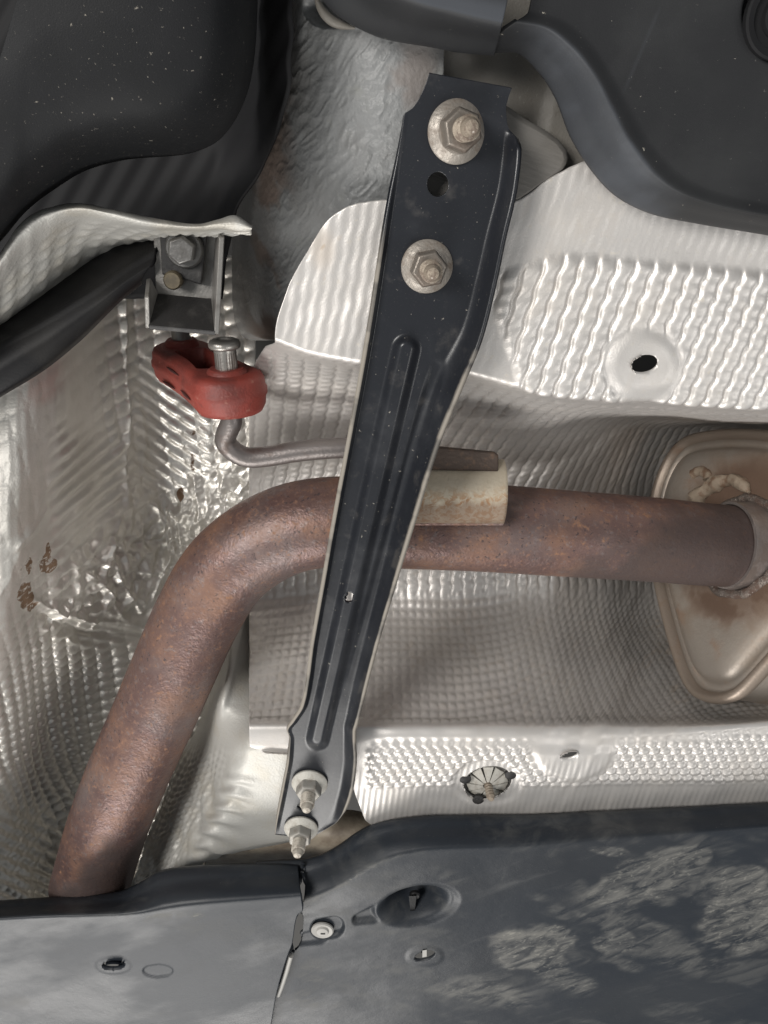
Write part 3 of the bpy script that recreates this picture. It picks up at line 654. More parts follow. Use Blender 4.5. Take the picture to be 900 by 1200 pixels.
C1 = Vector(at(266, 436, .045)); C2 = Vector(at(214, 409, .045)); 
C2 = Vector((EYE + ray(213, 404) * ((C1.y - EYE[1]) / ray(213, 404)[1])))
axis = Vector((0, -1, 0)); e1 = (C2 - C1).normalized(); e2 = axis.cross(e1).normalized(); Lh = (C2 - C1).length
def stadium(ins, n=56, r1=.0217, r2=.0200):
    pts = []
    for k in range(n):
        th = 2 * math.pi * k / n
        if math.cos(th) > 0: p = (Lh + (r2 - ins) * math.cos(th), (r2 - ins) * math.sin(th))
        else: p = ((r1 - ins) * math.cos(th), (r1 - ins) * math.sin(th))
        pts.append(p)
    # stretch: insert the straight flanks
    out = []
    for i, p in enumerate(pts):
        out.append(p)
        q = pts[(i + 1) % n]
        if abs(p[0] - q[0]) > Lh * .5:
            for t in np.linspace(0, 1, 8)[1:-1]:
                w = 1 - .12 * math.sin(math.pi * t)
                out.append((p[0] + (q[0] - p[0]) * t, (p[1] + (q[1] - p[1]) * t) * w))
    return out
def pt3(p, z): return C1 + e1 * p[0] + e2 * p[1] + axis * z
root_r = empty('rubber_hanger', C1 + Vector((0, .02, 0)), 'brick red rubber exhaust hanger hanging under the small steel bracket', 'rubber hanger')
bm = bmesh.new(); rs = []
for ins, z in ((.0130, -.016), (.0125, -.003), (.0105, .0), (.0045, .0), (.0018, -.0012), (.0004, -.004), (.0, -.008), (-.0009, -.0095), (-.0009, -.0125), (.0, -.014), (.0006, -.019), (.0025, -.0225), (.006, -.0235)):
    st = stadium(ins) if ins < .0100 else None
    if st is None:                       # hollow between the two eyes
        base = stadium(0.012); f = (ins - .0105) * 60
        st = []
        for (u, v_) in base:
            cu = Lh * .52; st.append((cu + (u - cu) * (.56 - f * .2), v_ * (1.28 - f)))
    rs.append([bm.verts.new(pt3(p, z)) for p in st])
for p, q in zip(rs, rs[1:]): bridge(bm, p, q)
bm.faces.new(rs[0][::-1]); bm.faces.new(rs[-1])
o = from_bm('rubber_body', bm, M['red'], root_r, angle=60)
bm = bmesh.new(); lathe(bm, C1 + axis * -.003, axis, [(0, .0125), (.004, .0115), (.0055, .0098), (.0055, .006)], 28); from_bm('eye_collar', bm, M['red'], root_r)
bm = bmesh.new(); lathe(bm, C2 + axis * -.002, axis, [(0, .012), (.004, .011), (.006, .009), (.006, .004)], 28); from_bm('eye_collar', bm, M['red'], root_r)
st = stadium(-.0003); side = [p for p in st if .10 * Lh < p[0] < .92 * Lh]
lo_ = [p for p in side if p[1] * (1 if e2.z < 0 else -1) > 0]; lo_.sort()
for (f0, f1, zz) in ((.05, .55, -.0160), (.45, .95, -.0070), (.60, 1.0, -.0185)):
    seg = lo_[int(f0 * len(lo_)):max(int(f1 * len(lo_)), int(f0 * len(lo_)) + 3)]
    if len(seg) > 2:
        bm = bmesh.new(); tube(bm, spline([pt3(p, zz) for p in seg], 14), [.0009 * math.sin(math.pi * (i + .3) / 13.6) + .0001 for i in range(14)], 8); from_bm('groove_shade', bm, M['red_dark'], root_r)  # raised near-black tubes that paint the shade of moulded grooves
# steel pin of the bracket that enters the far eye
bm = bmesh.new(); lathe(bm, C2 + axis * -.01, axis, [(0, .006), (.035, .006), (.036, .005)], 20); 
from_bm('pin', bm, M['bracket'], root)

# ------------------------------------------------------------------ exhaust: pipe, muffler, hanger
root = empty('exhaust', at(450, 620, .1), 'rusty bent exhaust pipe welded into a tan muffler at the right', 'exhaust')
pe = np.array(camp(866, 640, .53))                      # centre of the pipe end
pf = np.array(camp(757, 580, .635)); pb = np.array(camp(830, 822, .525))
cn = np.cross(pf - pe, pb - pe); cn /= np.linalg.norm(cn)
if cn[0] > 0: cn = -cn                                   # cap normal, points left towards the pipe
path = [at(105, 1040, .030), at(126, 970, .036), at(151, 905, .043), at(180, 840, .051), at(206, 780, .058), at(232, 722, .063)]
path += [at(262, 672, .066), at(300, 639, .067), at(346, 618, .067), at(400, 611, .067)]
path += [at(470, 614, .068), at(560, 618, .070), at(660, 625, .074), at(760, 632, .079), pe + np.array((-.004, 0, 0)), pe + np.array((.03, 0, .004))]
pp = spline(path, 150)
bm = bmesh.new()
R = np.interp(np.linspace(0, 1, 150), [0, .5, 1], [.0312, .0305, .0292])
tube(bm, pp, list(R), 56, jit=None)
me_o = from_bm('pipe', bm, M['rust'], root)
me = me_o.data; co = np.zeros(len(me.vertices) * 3); me.vertices.foreach_get('co', co); co = co.reshape(-1, 3) + np.array(base_of(root))
r_ = co - EYE; cy_ = r_[:, 1] * CT - r_[:, 2] * ST; cz_ = r_[:, 1] * ST + r_[:, 2] * CT; ppx = 450 + FPX * r_[:, 0] / cz_; ppy = 600 + FPX * cy_ / cz_
nz = fbm(co * 45, 4)
D = np.clip(ss(960, 1030, ppy - (ppx - 130) * -0.6 + 90 * (nz - .5)) * 0.9 + ss(50, 8, np.hypot(ppx - 600, ppy - 590)) * .7 * ss(.35, .55, nz), 0, 1)  # tray's shade painted on the lower end, and a dark patch by the saddle
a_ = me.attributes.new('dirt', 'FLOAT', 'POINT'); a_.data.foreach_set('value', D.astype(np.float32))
# muffler cap
ol = [(757, 600), (766, 562), (780, 532), (799, 513), (830, 505), (870, 503), (912, 508), (955, 526), (988, 566), (992, 620), (965, 690), (930, 738), (896, 776), (866, 808), (850, 818), (832, 821), (812, 815), (799, 800), (789, 776), (777, 735), (765, 685), (757, 640)]
ax = Vector(-cn); a1, b1, _ = frame(ax)
P2 = []
for (x, y) in ol:
    p = at_plane(x, y, pe, cn); d = Vector(p - pe); P2.append((d.dot(a1), d.dot(b1), 0))
P2 = np.array(P2 + [P2[0]]); sp = spline(P2, 161)[:-1][:, :2]
cen = sp.mean(0)
def loop(ins):
    d = np.roll(sp, -1, 0) - np.roll(sp, 1, 0); nn = np.stack([-d[:, 1], d[:, 0]], 1); nn /= np.linalg.norm(nn, axis=1)[:, None]
    if np.sum(nn * (cen - sp)) < 0: nn = -nn
    return (sp + nn * min(ins, .009) - cen) * (1 - max(ins - .009, 0) / .085) + cen
def capv(p, z): return Vector(pe) + a1 * p[0] + b1 * p[1] + ax * z
muf = empty('muffler', (0, 0, 0), None, None); muf.parent = root
muf['label'] = 'tan heat stained muffler box with a rolled edge'
bm = bmesh.new(); rs = []; prof = [(.006, .006), (.0075, .010), (.0105, .0105), (.0125, .008), (.0145, .003), (.018, .0005), (.024, -.001), (.034, -.001)]
for ins, z in prof: rs.append([bm.verts.new(capv(p, z)) for p in loop(ins)])
last = loop(.034)
for f in np.linspace(.96, .02, 40):
    zz = -.001 
    rs.append([bm.verts.new(capv((p - cen) * f + cen, zz + .004 * (1 - f))) for p in last])
for p, q in zip(rs, rs[1:]): bridge(bm, p, q)
bm.faces.new(rs[-1])
cap = from_bm('end_cap', bm, M['muffler'], muf, angle=70)
me = cap.data; co = np.zeros(len(me.vertices) * 3); me.vertices.foreach_get('co', co); co = co.reshape(-1, 3) + np.array(base_of(muf))
dd = np.linalg.norm(co - pe, axis=1); nz = fbm(co * 60, 4)
r_ = co - EYE; cz_ = r_[:, 1] * ST + r_[:, 2] * CT; ppy = 600 + FPX * (r_[:, 1] * CT - r_[:, 2] * ST) / cz_
D = ss(.075, .036, dd + .03 * (nz - .5)) * (.7 + .4 * ss(.4, .6, nz)) + .45 * ss(.105, .05, dd + .04 * (nz - .5)) * ss(690, 640, ppy) + .25 * ss(.42, .62, nz)
a_ = me.attributes.new('dirt', 'FLOAT', 'POINT'); a_.data.foreach_set('value', np.clip(D * 1.1 - .06, 0, 1).astype(np.float32))
bm = bmesh.new(); rs = []
for ins, z in ((.0065, .006), (.004, .0015), (.0012, .0005), (-.001, .002), (-.0018, .006), (-.0008, .0105), (.003, .0125), (.006, .013)):
    rs.append([bm.verts.new(capv(p, z)) for p in loop(ins)])
for p, q in zip(rs, rs[1:]): bridge(bm, p, q)
from_bm('rolled_rim', bm, M['rim'], muf, angle=70)
bm = bmesh.new(); rs = []
for ins, z in ((.004, .011), (.004, .06), (.0035, .16), (.004, .30)): rs.append([bm.verts.new(capv(p, z)) for p in loop(ins)])
for p, q in zip(rs, rs[1:]): bridge(bm, p, q)
bm.faces.new(rs[-1]); from_bm('shell', bm, M['muffler'], muf, angle=70)
pd = Vector(pp[-12] - pp[-20]).normalized()
bm = bmesh.new(); c0 = Vector(pe); lathe(bm, c0 - pd * .0105, pd, [(0, .0292), (.0002, .0312), (.006, .0318), (.012, .0322), (.02, .034), (.03, .034)], 64, cap0=False, cap1=False)
from_bm('neck', bm, M['neck'], muf)
bm = bmesh.new(); pts = [c0 + ax * .0 + (a1 * math.cos(t) + b1 * math.sin(t)) * (.0350 + .0007 * math.sin(9 * t)) for t in np.linspace(0, 2 * math.pi, 121)]
tube(bm, pts, .0034, 12, jit=lambda i, k: .75 + .5 * float(fbm(np.array([i % 120 * .5, k * .3, 2.]), 2)))
from_bm('weld_bead', bm, M['weld'], muf)
bm = bmesh.new()
wp = [at_plane(x, y, pe + cn * .002, cn) for x, y in ((812, 590), (822, 578), (836, 568), (850, 563), (862, 563), (872, 569), (878, 577))]
tube(bm, spline(wp, 40), [(.0062 - .0018 * (i / 39) + .0008 * math.sin(i * .45)) * min(1, .3 + i / 4, .3 + (39 - i) / 4) for i in range(40)], 14, jit=lambda i, k: .62 + .76 * float(fbm(np.array([i * .30, k * .45, 7.]), 3)))
from_bm('weld_slag', bm, M['spatter'], muf)
bm = bmesh.new()
wp = [at_plane(x, y, pe + cn * .001, cn) for x, y in ((812, 556), (820, 552), (829, 556), (830, 562))]
tube(bm, spline(wp, 14), .0042, 12, jit=lambda i, k: .8 + .4 * float(fbm(np.array([i * .5, k * .5, 3.]), 2)))
from_bm('weld_slag', bm, M['spatter'], muf)
# saddle bracket on the pipe
hb = empty('hanger_bracket', (0, 0, 0), None, None); hb.parent = root; hb['label'] = 'cream saddle bracket with rust runs on top of the pipe'
ang = lambda y: math.tan(TILT + math.atan((y - 600) / FPX))
cY = ang(575) * (H0 + .05); cZ = EYE[2] + H0 + .05; rr = .0185
prof = []
for t in np.linspace(-2.75, -0.35, 26):               # round the front
    prof.append((cY + rr * math.sin(t + math.pi / 2 - 0) * 1.0, cZ - 0, t))
prof = [(cY - rr * math.cos(t), cZ - rr * math.sin(t)) for t in np.linspace(-.55, 1.72, 30)]
yl, zl = prof[-1]
prof += [(yl + .004, zl + .0008), (yl + .009, zl + .0030), (yl + .0135, zl + .0062)]
x0, x1 = ray(462, 575)[0] * .46, ray(591, 575)[0] * .463
nx = 40; Vv = []; Dd = []
for i in range(nx):
    x = x0 + (x1 - x0) * i / (nx - 1)
    for j, (y, z) in enumerate(prof): Vv.append((x, y, z)); Dd.append(min(1, max(0, (j - 14) / 15)) * .95 + (0.45 if j < 4 else 0))
Vv = np.array(Vv); m_ = len(prof)
F = np.array([[i * m_ + j, (i + 1) * m_ + j, (i + 1) * m_ + j + 1, i * m_ + j + 1] for i in range(nx - 1) for j in range(m_ - 1)])
gq = G(); gq.V, gq.F, gq.D = Vv, F, np.array(Dd) + .35 * (fbm(np.stack([Vv[:, 0] * 260, Vv[:, 1] * 40, Vv[:, 2] * 40], -1), 3) - .5)
sd = sheet('saddle', gq, M['cream'], hb, thick=0.0028, rim=False, off=0)
bm = bmesh.new(); sx = np.linspace(x0 + .002, x1 - .0005, 60)
tube(bm, [(x, yl + .0138, zl + .0066) for x in sx], .0022, 10, jit=lambda i, k: .8 + .4 * float(fbm(np.array([i * .45, k * .4, 5.]), 3)))
from_bm('weld_bead', bm, M['rust'], hb)
bm = bmesh.new(); q = [(496, 522), (579, 530), (584, 534), (584, 553), (496, 550)]
prism(bm, px_poly(q, .040), px_poly([(x, y - 1) for x, y in q], .060)); bevel_mod(from_bm('clamp_strip', bm, M['dark_rust'], hb, smooth=False), .001, 2)
# hanger rod
hr = empty('hanger_rod', (0, 0, 0), None, None); hr.parent = root
pts = [C1 + axis * .012, C1 - axis * .024, C1 - axis * .030] 
pts = [tuple(p) for p in pts] + [tuple(at(x, y, h)) for x, y, h in ((264, 516, .047), (274, 529, .048), (290, 536, .049), (312, 535, .050), (350, 529, .051), (400, 525, .052), (455, 526, .054), (500, 531, .056))]
bm = bmesh.new(); tube(bm, spline(pts, 90), .0064, 24); from_bm('rod', bm, M['rod'], hr)
bm = bmesh.new(); lathe(bm, C1 + axis * .002, axis, [(0, .0064), (.0115, .0064), (.0121, .0084), (.0130, .0091), (.0150, .0092), (.0164, .0084), (.0172, .0066), (.0172, .0042), (.0162, .0035)], 28)
from_bm('pin_head', bm, M['pin'], hr)

# ------------------------------------------------------------------ the black brace
rowsB = [  # left edge, right fold, right edge, left lip depth, right lip depth
    (503, 85, 597, 102, 600, 103, 0, 0), (499, 98, 592, 113, 596, 114, 0, 0), (494, 109, 589, 126, 593, 127, 0, 0), (489, 119, 588, 140, 594, 142, 0, 0), (483, 127, 589, 150, 597, 152, 0, 0),
    (474, 134, 590, 158, 604, 160, .0002, .004), (472, 148, 589, 174, 606, 175, .0004, .009), (466, 185, 584, 214, 602, 216, .0008, .011), (456, 245, 569, 275, 588, 280, .0025, .012), (446, 310, 557, 326, 577, 334, .004, .012),
    (436, 375, 543, 378, 562, 394, .0045, .013), (424, 445, 512, 436, 540, 450, .005, .014), (410, 520, 486, 502, 511, 522, .005, .014), (395, 600, 464, 590, 486, 602, .005, .014), (380, 685, 444, 680, 459, 690, .005, .011),
    (368, 752, 427, 752, 440, 755, .005, .009), (356, 826, 408, 822, 422, 826, .005, .008), (344, 846, 404, 842, 417, 846, .004, .008), (337, 856, 402, 853, 414, 858, .001, .008), (340, 866, 402, 864, 414, 870, .001, .008),
    (339, 885, 402, 884, 415, 888, .002, .008), (334, 915, 398, 916, 412, 920, .002, .008), (328, 945, 390, 946, 404, 948, .002, .006), (324, 965, 380, 966, 396, 962, .001, .003), (322, 978, 362, 982, 372, 978, 0, 0)]
A = np.array(rowsB, float)
dist = np.concatenate([[0], np.cumsum(np.maximum(np.hypot(*(np.diff((A[:, :2] + A[:, 2:4]) / 2, axis=0).T)), 4))])
NV, NU = 560, 130
ts = np.linspace(0, dist[-1], NV)
B = pchip(A[:, None, :], dist, ts)[:, 0]
lp, up_ = 0.07, 0.80; us = np.linspace(0, 1, NU)[None, :]
Lx, Ly, Fx, Fy, Ex, Ey, ll, rl = [B[:, i:i + 1] for i in range(8)]
nrm = np.maximum(np.hypot(Fx - Lx, Fy - Ly), 1)
ilx = Lx + (Fx - Lx) / nrm * 5; ily = Ly + (Fy - Ly) / nrm * 5
sA = np.clip(us / lp, 0, 1); sB = np.clip((us - lp) / (up_ - lp), 0, 1); sC = np.clip((us - up_) / (1 - up_), 0, 1)
bx = np.where(us < lp, Lx + (ilx - Lx) * sA, np.where(us < up_, ilx + (Fx - ilx) * sB, Fx + (Ex - Fx) * sC))
by = np.where(us < lp, Ly + (ily - Ly) * sA, np.where(us < up_, ily + (Fy - ily) * sB, Fy + (Ey - Fy) * sC))
hh = -ll * (1 - sA) ** 1.3 * (us < lp) - rl * np.where(us >= up_, .12 * sC + .88 * sC ** 1.8, 0) * 1.0
def capsule(x, y, x0, y0, x1, y1, r0, r1):
    L2 = (x1 - x0) ** 2 + (y1 - y0) ** 2; t = np.clip(((x - x0) * (x1 - x0) + (y - y0) * (y1 - y0)) / L2, 0, 1)
    return np.hypot(x - x0 - t * (x1 - x0), y - y0 - t * (y1 - y0)) / (r0 + (r1 - r0) * t)
q = capsule(bx, by, 476, 409, 372, 866, 19, 15)
hh = hh - .0042 * ss(1.0, .25, q)
q2 = capsule(bx, by, 512, 430, 400, 830, 10, 8)
hh = hh + .0016 * ss(1.2, 0.2, q2) * ss(400, 470, by) * ss(835, 730, by)
hh = hh + .0016 * ss(880, 860, by) * 0

hh = hh - 0.0004 * (fbm(np.stack([bx * .02, by * .02, bx * 0], -1), 2) - .5)
PB = at(bx, by, hh)
# holes, cut as in the sheets
gg = G(); idx = np.arange(NV * NU).reshape(NV, NU)
F = np.stack([idx[:-1, :-1], idx[:-1, 1:], idx[1:, 1:], idx[1:, :-1]], -1).reshape(-1, 4)
Pf = PB.reshape(-1, 3).copy(); fx, fy = bx.ravel(), by.ravel()
for (cx, cy, rx, ry) in ((513, 216, 12.5, 14.5), (408.5, 700, 6.2, 6.4), (357, 945, 9, 4.2)):
    a = fx - cx; b = fy - cy; qq = np.sqrt((a / rx) ** 2 + (b / ry) ** 2)
    F = F[~np.all(qq[F] < 1, axis=1)]; used = np.zeros(len(qq), bool); used[F.ravel()] = True
    mv = np.where((qq < 1) & used)[0]; s = 1 / np.maximum(qq[mv], 1e-3)
    Pf[mv] = at_h_of(Pf[mv], cx + a[mv] * s, cy + b[mv] * s)
used = np.zeros(len(Pf), bool); used[F.ravel()] = True; rm = np.cumsum(used) - 1
nz = fbm(np.stack([bx * .05, by * .05, bx * 0], -1), 4)
edge = np.maximum(ss(.02, .0, us) * 0.9 * ss(200, 380, by), ss(.965, 1.0, us) * .8 * ss(330, 480, by)) * (.65 + .5 * ss(.35, .6, nz))
edge = np.maximum(edge, .35 * ss(.86, .93, us) * ss(.5, .7, nz) * ss(400, 600, by))
gg.V, gg.F, gg.D = Pf[used], rm[F], np.clip(edge.ravel()[used], 0, 1)
n0 = np.cross(PB[1, 0] - PB[0, 0], PB[0, 1] - PB[0, 0])
if n0[2] > 0: gg.F = gg.F
root = empty('brace', at(430, 560, 0), 'long black pressed steel brace with four nuts crossing in front of the exhaust pipe', 'brace')
me_t = gg.F
v0, v1, v2 = gg.V[me_t[100, 0]], gg.V[me_t[100, 1]], gg.V[me_t[100, 2]]
if np.cross(v1 - v0, v2 - v0)[2] > 0: gg.F = gg.F[:, ::-1]
strap = sheet('strap', gg, M['brace'], root, thick=0.0022, rim=False, off=-1)
def nut_meshes():
    bm = bmesh.new(); lathe(bm, (0, 0, 0), (0, 0, -1), [(0, .0124), (.0014, .0127), (.0022, .0122), (.0036, .0098), (.0046, .0088)], 48)
    fl = bm
    bm = bmesh.new(); a, b = Vector((1, 0, 0)), Vector((0, 1, 0))
    rs = [ring(bm, (0, 0, -z), a, b, q, 6) for z, q in ((.0025, .0090), (.0100, .0090), (.0116, .0079))]
    for p, q in zip(rs, rs[1:]): bridge(bm, p, q)
    bm.faces.new(rs[-1]); hx = bm
    bm = bmesh.new(); prof = [(.006, .0050)]
    z = .0085
    while z < .0205: prof += [(z, .0050), (z + .0007, .0041)]; z += .0014
    prof += [(.0212, .0040), (.0222, .0036), (.0240, .0027), (.0245, .0015)]
    lathe(bm, (0, 0, 0), (0, 0, -1), prof, 24, cap0=False); st = bm
    out = []
    for nm, b_ in (('flange_nut', fl), ('hex_nut', hx), ('stud', st)):
        bmesh.ops.recalc_face_normals(b_, faces=b_.faces); m = bpy.data.meshes.new(nm); b_.to_mesh(m); b_.free()
        for p in m.polygons: p.use_smooth = True
        m.set_sharp_from_angle(angle=math.radians(32)); out.append(m)
    return out
NM = nut_meshes()
NL = [m.copy() for m in NM]
for m, k in zip(NM, ('zinc', 'zinc_dark', 'zinc_stud')): m.materials.append(M[k])
for m, k in zip(NL, ('zinc_low', 'hex_low', 'stud_low')): m.materials.append(M[k])
nuts = [(534, 155, .0004, 9, 7, 20, NM, 1.06, 'brown stained flange nut at the top of the brace'), (500, 312, .0002, 3, 3, 50, NM, 1.0, 'flange nut below the round hole'),
        (363, 917, .0, 0, -2, 5, NL, .98, 'dusty pale flange nut above the slot'), (353, 970, .0, 0, -2, 32, NL, .96, 'dusty pale flange nut at the lower tip of the brace')]
for (x, y, h, ry_, rx_, rz_, MS, sc, lab) in nuts:
    par = root
    for i, m in enumerate(MS):
        o = bpy.data.objects.new(m.name.split('.')[0], m); C.objects.link(o); o.parent = par
        if i == 0:
            o.location = V(x, y, h - .0003) - root.location; o.rotation_euler = (math.radians(-rx_), math.radians(-ry_), math.radians(rz_)); o.scale = (sc,) * 3
            o['label'] = lab; par = o
        elif i == 1: bevel_mod(o, .0005, 2)

# ------------------------------------------------------------------ beige rail under the brace's lower tip
g = lattice([[(x, y, h) for x in (240, 300, 360, 420, 470)] for y, h in ((955, .050), (968, .036), (978, .030), (990, .029), (1002, .033), (1012, .048), (1018, .07))], 60, 50,
            lambda g: (fbm(np.stack([g.X * 40, g.T * 40, g.T * 0], -1), 3) - .5) * .004 + .004 * ss(40, 10, np.abs(g.px - 400)))
tag(sheet('sill_rail', g, M['sill'], thick=0.002), 'beige body rail glimpsed behind the lower tip of the black brace', 'body rail')

# ------------------------------------------------------------------ covers, top right
eg = [(555, 62), (600, 62), (628, 84), (648, 115), (665, 160), (690, 200), (722, 232), (765, 252), (820, 263), (900, 276), (1010, 296)]
rg = [(606, 24), (640, 32), (670, 54), (697, 87), (716, 124), (740, 168), (770, 205), (800, 226), (840, 240), (900, 252), (1010, 268)]
ig = [(620, 12), (655, 20), (687, 42), (714, 77), (735, 114), (759, 157), (787, 192), (817, 214), (852, 227), (905, 239), (1010, 252)]
fg = [(640, -140), (700, -140), (760, -130), (820, -110), (870, -80), (910, -40), (950, 10), (980, 60), (1000, 110), (1020, 160), (1040, 200)]
ctrl = [[(x, y - 1, .010) for x, y in eg], [(x, y, .0) for x, y in eg], [(x, y, -.012) for x, y in mid(eg, rg, .45)], [(x, y, -.019) for x, y in mid(eg, rg, .85)],
        [(x, y, -.0205) for x, y in rg], [(x, y, -.018) for x, y in ig], [(x, y, -.017) for x, y in mid(ig, fg, .4)], [(x, y, -.017) for x, y in fg]]
def k_cov(g):
    n = fbm(np.stack([g.X * 70, g.P[..., 1] * 70, g.X * 0], -1), 4)
    scr = np.exp(-((g.px - (752 + (60 - g.py) * .42)) / 4) ** 2) * ss(-10, 20, g.py) * ss(130, 90, g.py) * .35
    return np.clip(ss(.98, 1.25, g.v) * ss(4.4, 3.9, g.v) * (.55 + .35 * ss(.3, .7, n)) * ss(560, 680, g.px) * ss(840, 740, g.px) + scr, 0, 1)  # bluish sheen of the rim painted in, plus one pale scratch
root = empty('engine_cover', at(760, 120, -.01), 'large dark grey plastic cover with a curved sloping rim in the top right corner', 'cover')
g = lattice(ctrl, 260, 200, lambda g: (fbm(np.stack([g.X * 10, g.P[..., 1] * 10, g.X * 0], -1), 2) - .5) * .003 - .006 * ss(1.0, .85, np.hypot((g.px - 915) / 46, (g.py - 18) / 58)), dirt=k_cov)
sheet('cover_panel', g, M['cover'], root, thick=0.002)
bm = bmesh.new(); c = V(915, 20, -.0165)
lathe(bm, c, (0, 0, -1), [(0, .0155), (.004, .0158), (.005, .0150), (.004, .0125), (.0015, .0120), (.0015, .0085), (.004, .008), (.004, .003)], 40, cap0=False); from_bm('drain_ring', bm, M['liner'], root)
e2_ = [(330, -60), (372, -6), (395, 18), (420, 34), (450, 46), (500, 55), (545, 63), (579, 66)]
l2_ = [(390, -75), (420, -48), (440, -24), (462, -6), (492, 7), (530, 17), (562, 25), (588, 31)]
t2_ = [(420, -110), (450, -110), (470, -105), (492, -100), (522, -95), (556, -95), (586, -95), (616, -95)]
ctrl = [[(x, y - 1, .008) for x, y in e2_], [(x, y, -.006) for x, y in e2_], [(x, y, -.020) for x, y in mid(e2_, l2_, .5)], [(x, y, -.032) for x, y in mid(e2_, l2_, .95)], [(x, y, -.0335) for x, y in mid(l2_, t2_, .06)], [(x, y, -.033) for x, y in t2_]]
g = lattice(ctrl, 120, 90, lambda g: (fbm(np.stack([g.X * 22, g.P[..., 1] * 22, g.X * 0], -1), 3) - .5) * .0015, dirt=lambda g: ss(3.4, 4.0, g.v) * ss(4.35, 4.0, g.v) * .8 + .25)  # bluish highlight painted along the fold, over an even lighter tone
tag(sheet('edge_cover', g, M['cover'], thick=0.004), 'smaller grey plastic cover at the top centre, left of the large dark cover', 'cover')

# ------------------------------------------------------------------ undertrays along the bottom
def tx(pts): return np.array(pts, float)
er = tx([(300, 1010), (330, 1008), (352, 1007), (372, 1003), (395, 992), (418, 976), (440, 965), (470, 959), (510, 956), (600, 955), (700, 951), (800, 946), (900, 941), (1010, 936)])
br = tx([(300, 1062), (330, 1060), (356, 1056), (378, 1048), (402, 1036), (425, 1022), (448, 1010), (476, 1001), (512, 996), (602, 993), (702, 985), (800, 978), (900, 970), (1010, 962)])
def rows_tray(er, br, hb_, left=None, xs_=None):
    m2 = lambda t: er + (br - er) * t
    out = [[(x, y - 1, .022) for x, y in er], [(x, y, .008) for x, y in er], [(x, y, .002) for x, y in m2(.16)], [(x, y, -.001) for x, y in m2(.30)], [(x, y, hb_ * .75) for x, y in m2(.75)], [(x, y, hb_) for x, y in m2(1.0)],
           [(x, y + 12, hb_) for x, y in br]]
    for f in (.25, .55, 1): out.append([(x + (x - 450) * .25 * f, y + 12 + (1330 - y) * f, hb_) for x, y in br])
    return out
def k_tray(g):
    P2_ = np.stack([g.X * 45, g.P[..., 1] * 45, g.X * 0 + 6], -1); n2 = fbm(P2_, 4)
    P1 = np.stack([g.X * 22 + g.P[..., 1] * 8, g.P[..., 1] * 60 - g.X * 22, g.X * 0], -1); n = fbm(P1, 3)
    def bl(cx, cy, rx, ry, rot=0.0, s=1.2, e0=1.15, e1=.70):
        dx, dy = g.px - cx, g.py - cy; a = dx * math.cos(rot) + dy * math.sin(rot); b = -dx * math.sin(rot) + dy * math.cos(rot)
        return ss(e0, e1, np.sqrt((a / rx) ** 2 + (b / ry) ** 2) + s * (n2 - .5))
    d = bl(632, 1112, 56, 32, -.15) + bl(715, 1108, 30, 22, .2) * .8 + bl(872, 1070, 55, 66, -.5) * .9
    d = np.maximum(d, bl(760, 1025, 75, 30, -.3, 1.6) * .75); d = np.maximum(d, bl(715, 998, 32, 8, .1, 1) * .7)
    d = np.maximum(d, bl(760, 1090, 240, 95, 0, .6, 1.2, .4) * .55 * ss(.38, .6, n)); d = np.maximum(d, .38 * ss(.42, .7, n))
    d += .3 * bl(590, 1160, 120, 22, -.1, 1.2) 
    d += np.exp(-((g.px - (600 - (g.py - 1000) * .36)) / 2.0) ** 2) * ss(990, 1010, g.py) * ss(1045, 1030, g.py) * .3
    d += .55 * np.exp(-((g.v - 5.0) / .22) ** 2) * ss(350, 372, g.px) * ss(520, 440, g.px)
    d += .25 * ss(20, 6, np.abs(g.px - 365 + (g.py - 1140) * .12)) * ss(1110, 1150, g.py)
    return np.clip(d, 0, 1)
def d_tray(g):
    o_ = (fbm(np.stack([g.X * 12, g.P[..., 1] * 12, g.X * 0], -1), 3) - .5) * .004 * ss(5, 6, g.v)
    # long dish with a hole, screw dish
    e = np.sqrt((((g.px - 490) * .985 - (g.py - 1061) * .17) / 52) ** 2 + (((g.px - 490) * .17 + (g.py - 1061) * .985) / 25) ** 2)
    o_ -= .024 * ss(1.0, .25, np.sqrt((((g.px - 486) * .985 - (g.py - 1061) * .17) / 45) ** 2 + (((g.px - 486) * .17 + (g.py - 1061) * .985) / 21) ** 2)) + .002 * ss(1., .8, e)
    tail = capsule(g.px, g.py, 470, 1062, 418, 1078, 20, 6); o_ -= .0035 * ss(1.0, .4, tail) * ss(.95, 1.1, e)
    e = capsule(g.px, g.py, 376, 1090, 392, 1087, 13, 13); o_ -= .0035 * ss(1.0, .65, e)
    tail = capsule(g.px, g.py, 376, 1098, 352, 1102, 10, 8); o_ -= .0018 * ss(1.0, .5, tail)
    o_ += .0006 * ss(1.6, 1.2, np.hypot((g.px - 498) / 15, (g.py - 1121) / 8))
    return o_
root = empty('undertray', at(640, 1090, -.01), 'mud streaked black undertray at bottom right, with a long oval dish', 'undertray')
ctrl = rows_tray(er, br, -.016)
g = lattice(ctrl, 520, 230, d_tray, holes=[(354, 1036, 3.5, 26, 2), (349, 1092, 5.5, 22, 9), (498, 1120, 13, 5.5, -16)], dirt=k_tray)
sheet('tray_panel', g, M['tray'], root, thick=0.0022)
bm = bmesh.new(); c = V(378, 1089, -.0135); lathe(bm, c, (0, 0, -1), [(0, .0085), (.0012, .0085), (.002, .0076), (.0015, .005), (.0027, .0042), (.003, .0015)], 28); sw = from_bm('screw', bm, M['mark'], root)
bm = bmesh.new(); c2 = c + Vector((.0004, .0008, -.0031)); s = .0017
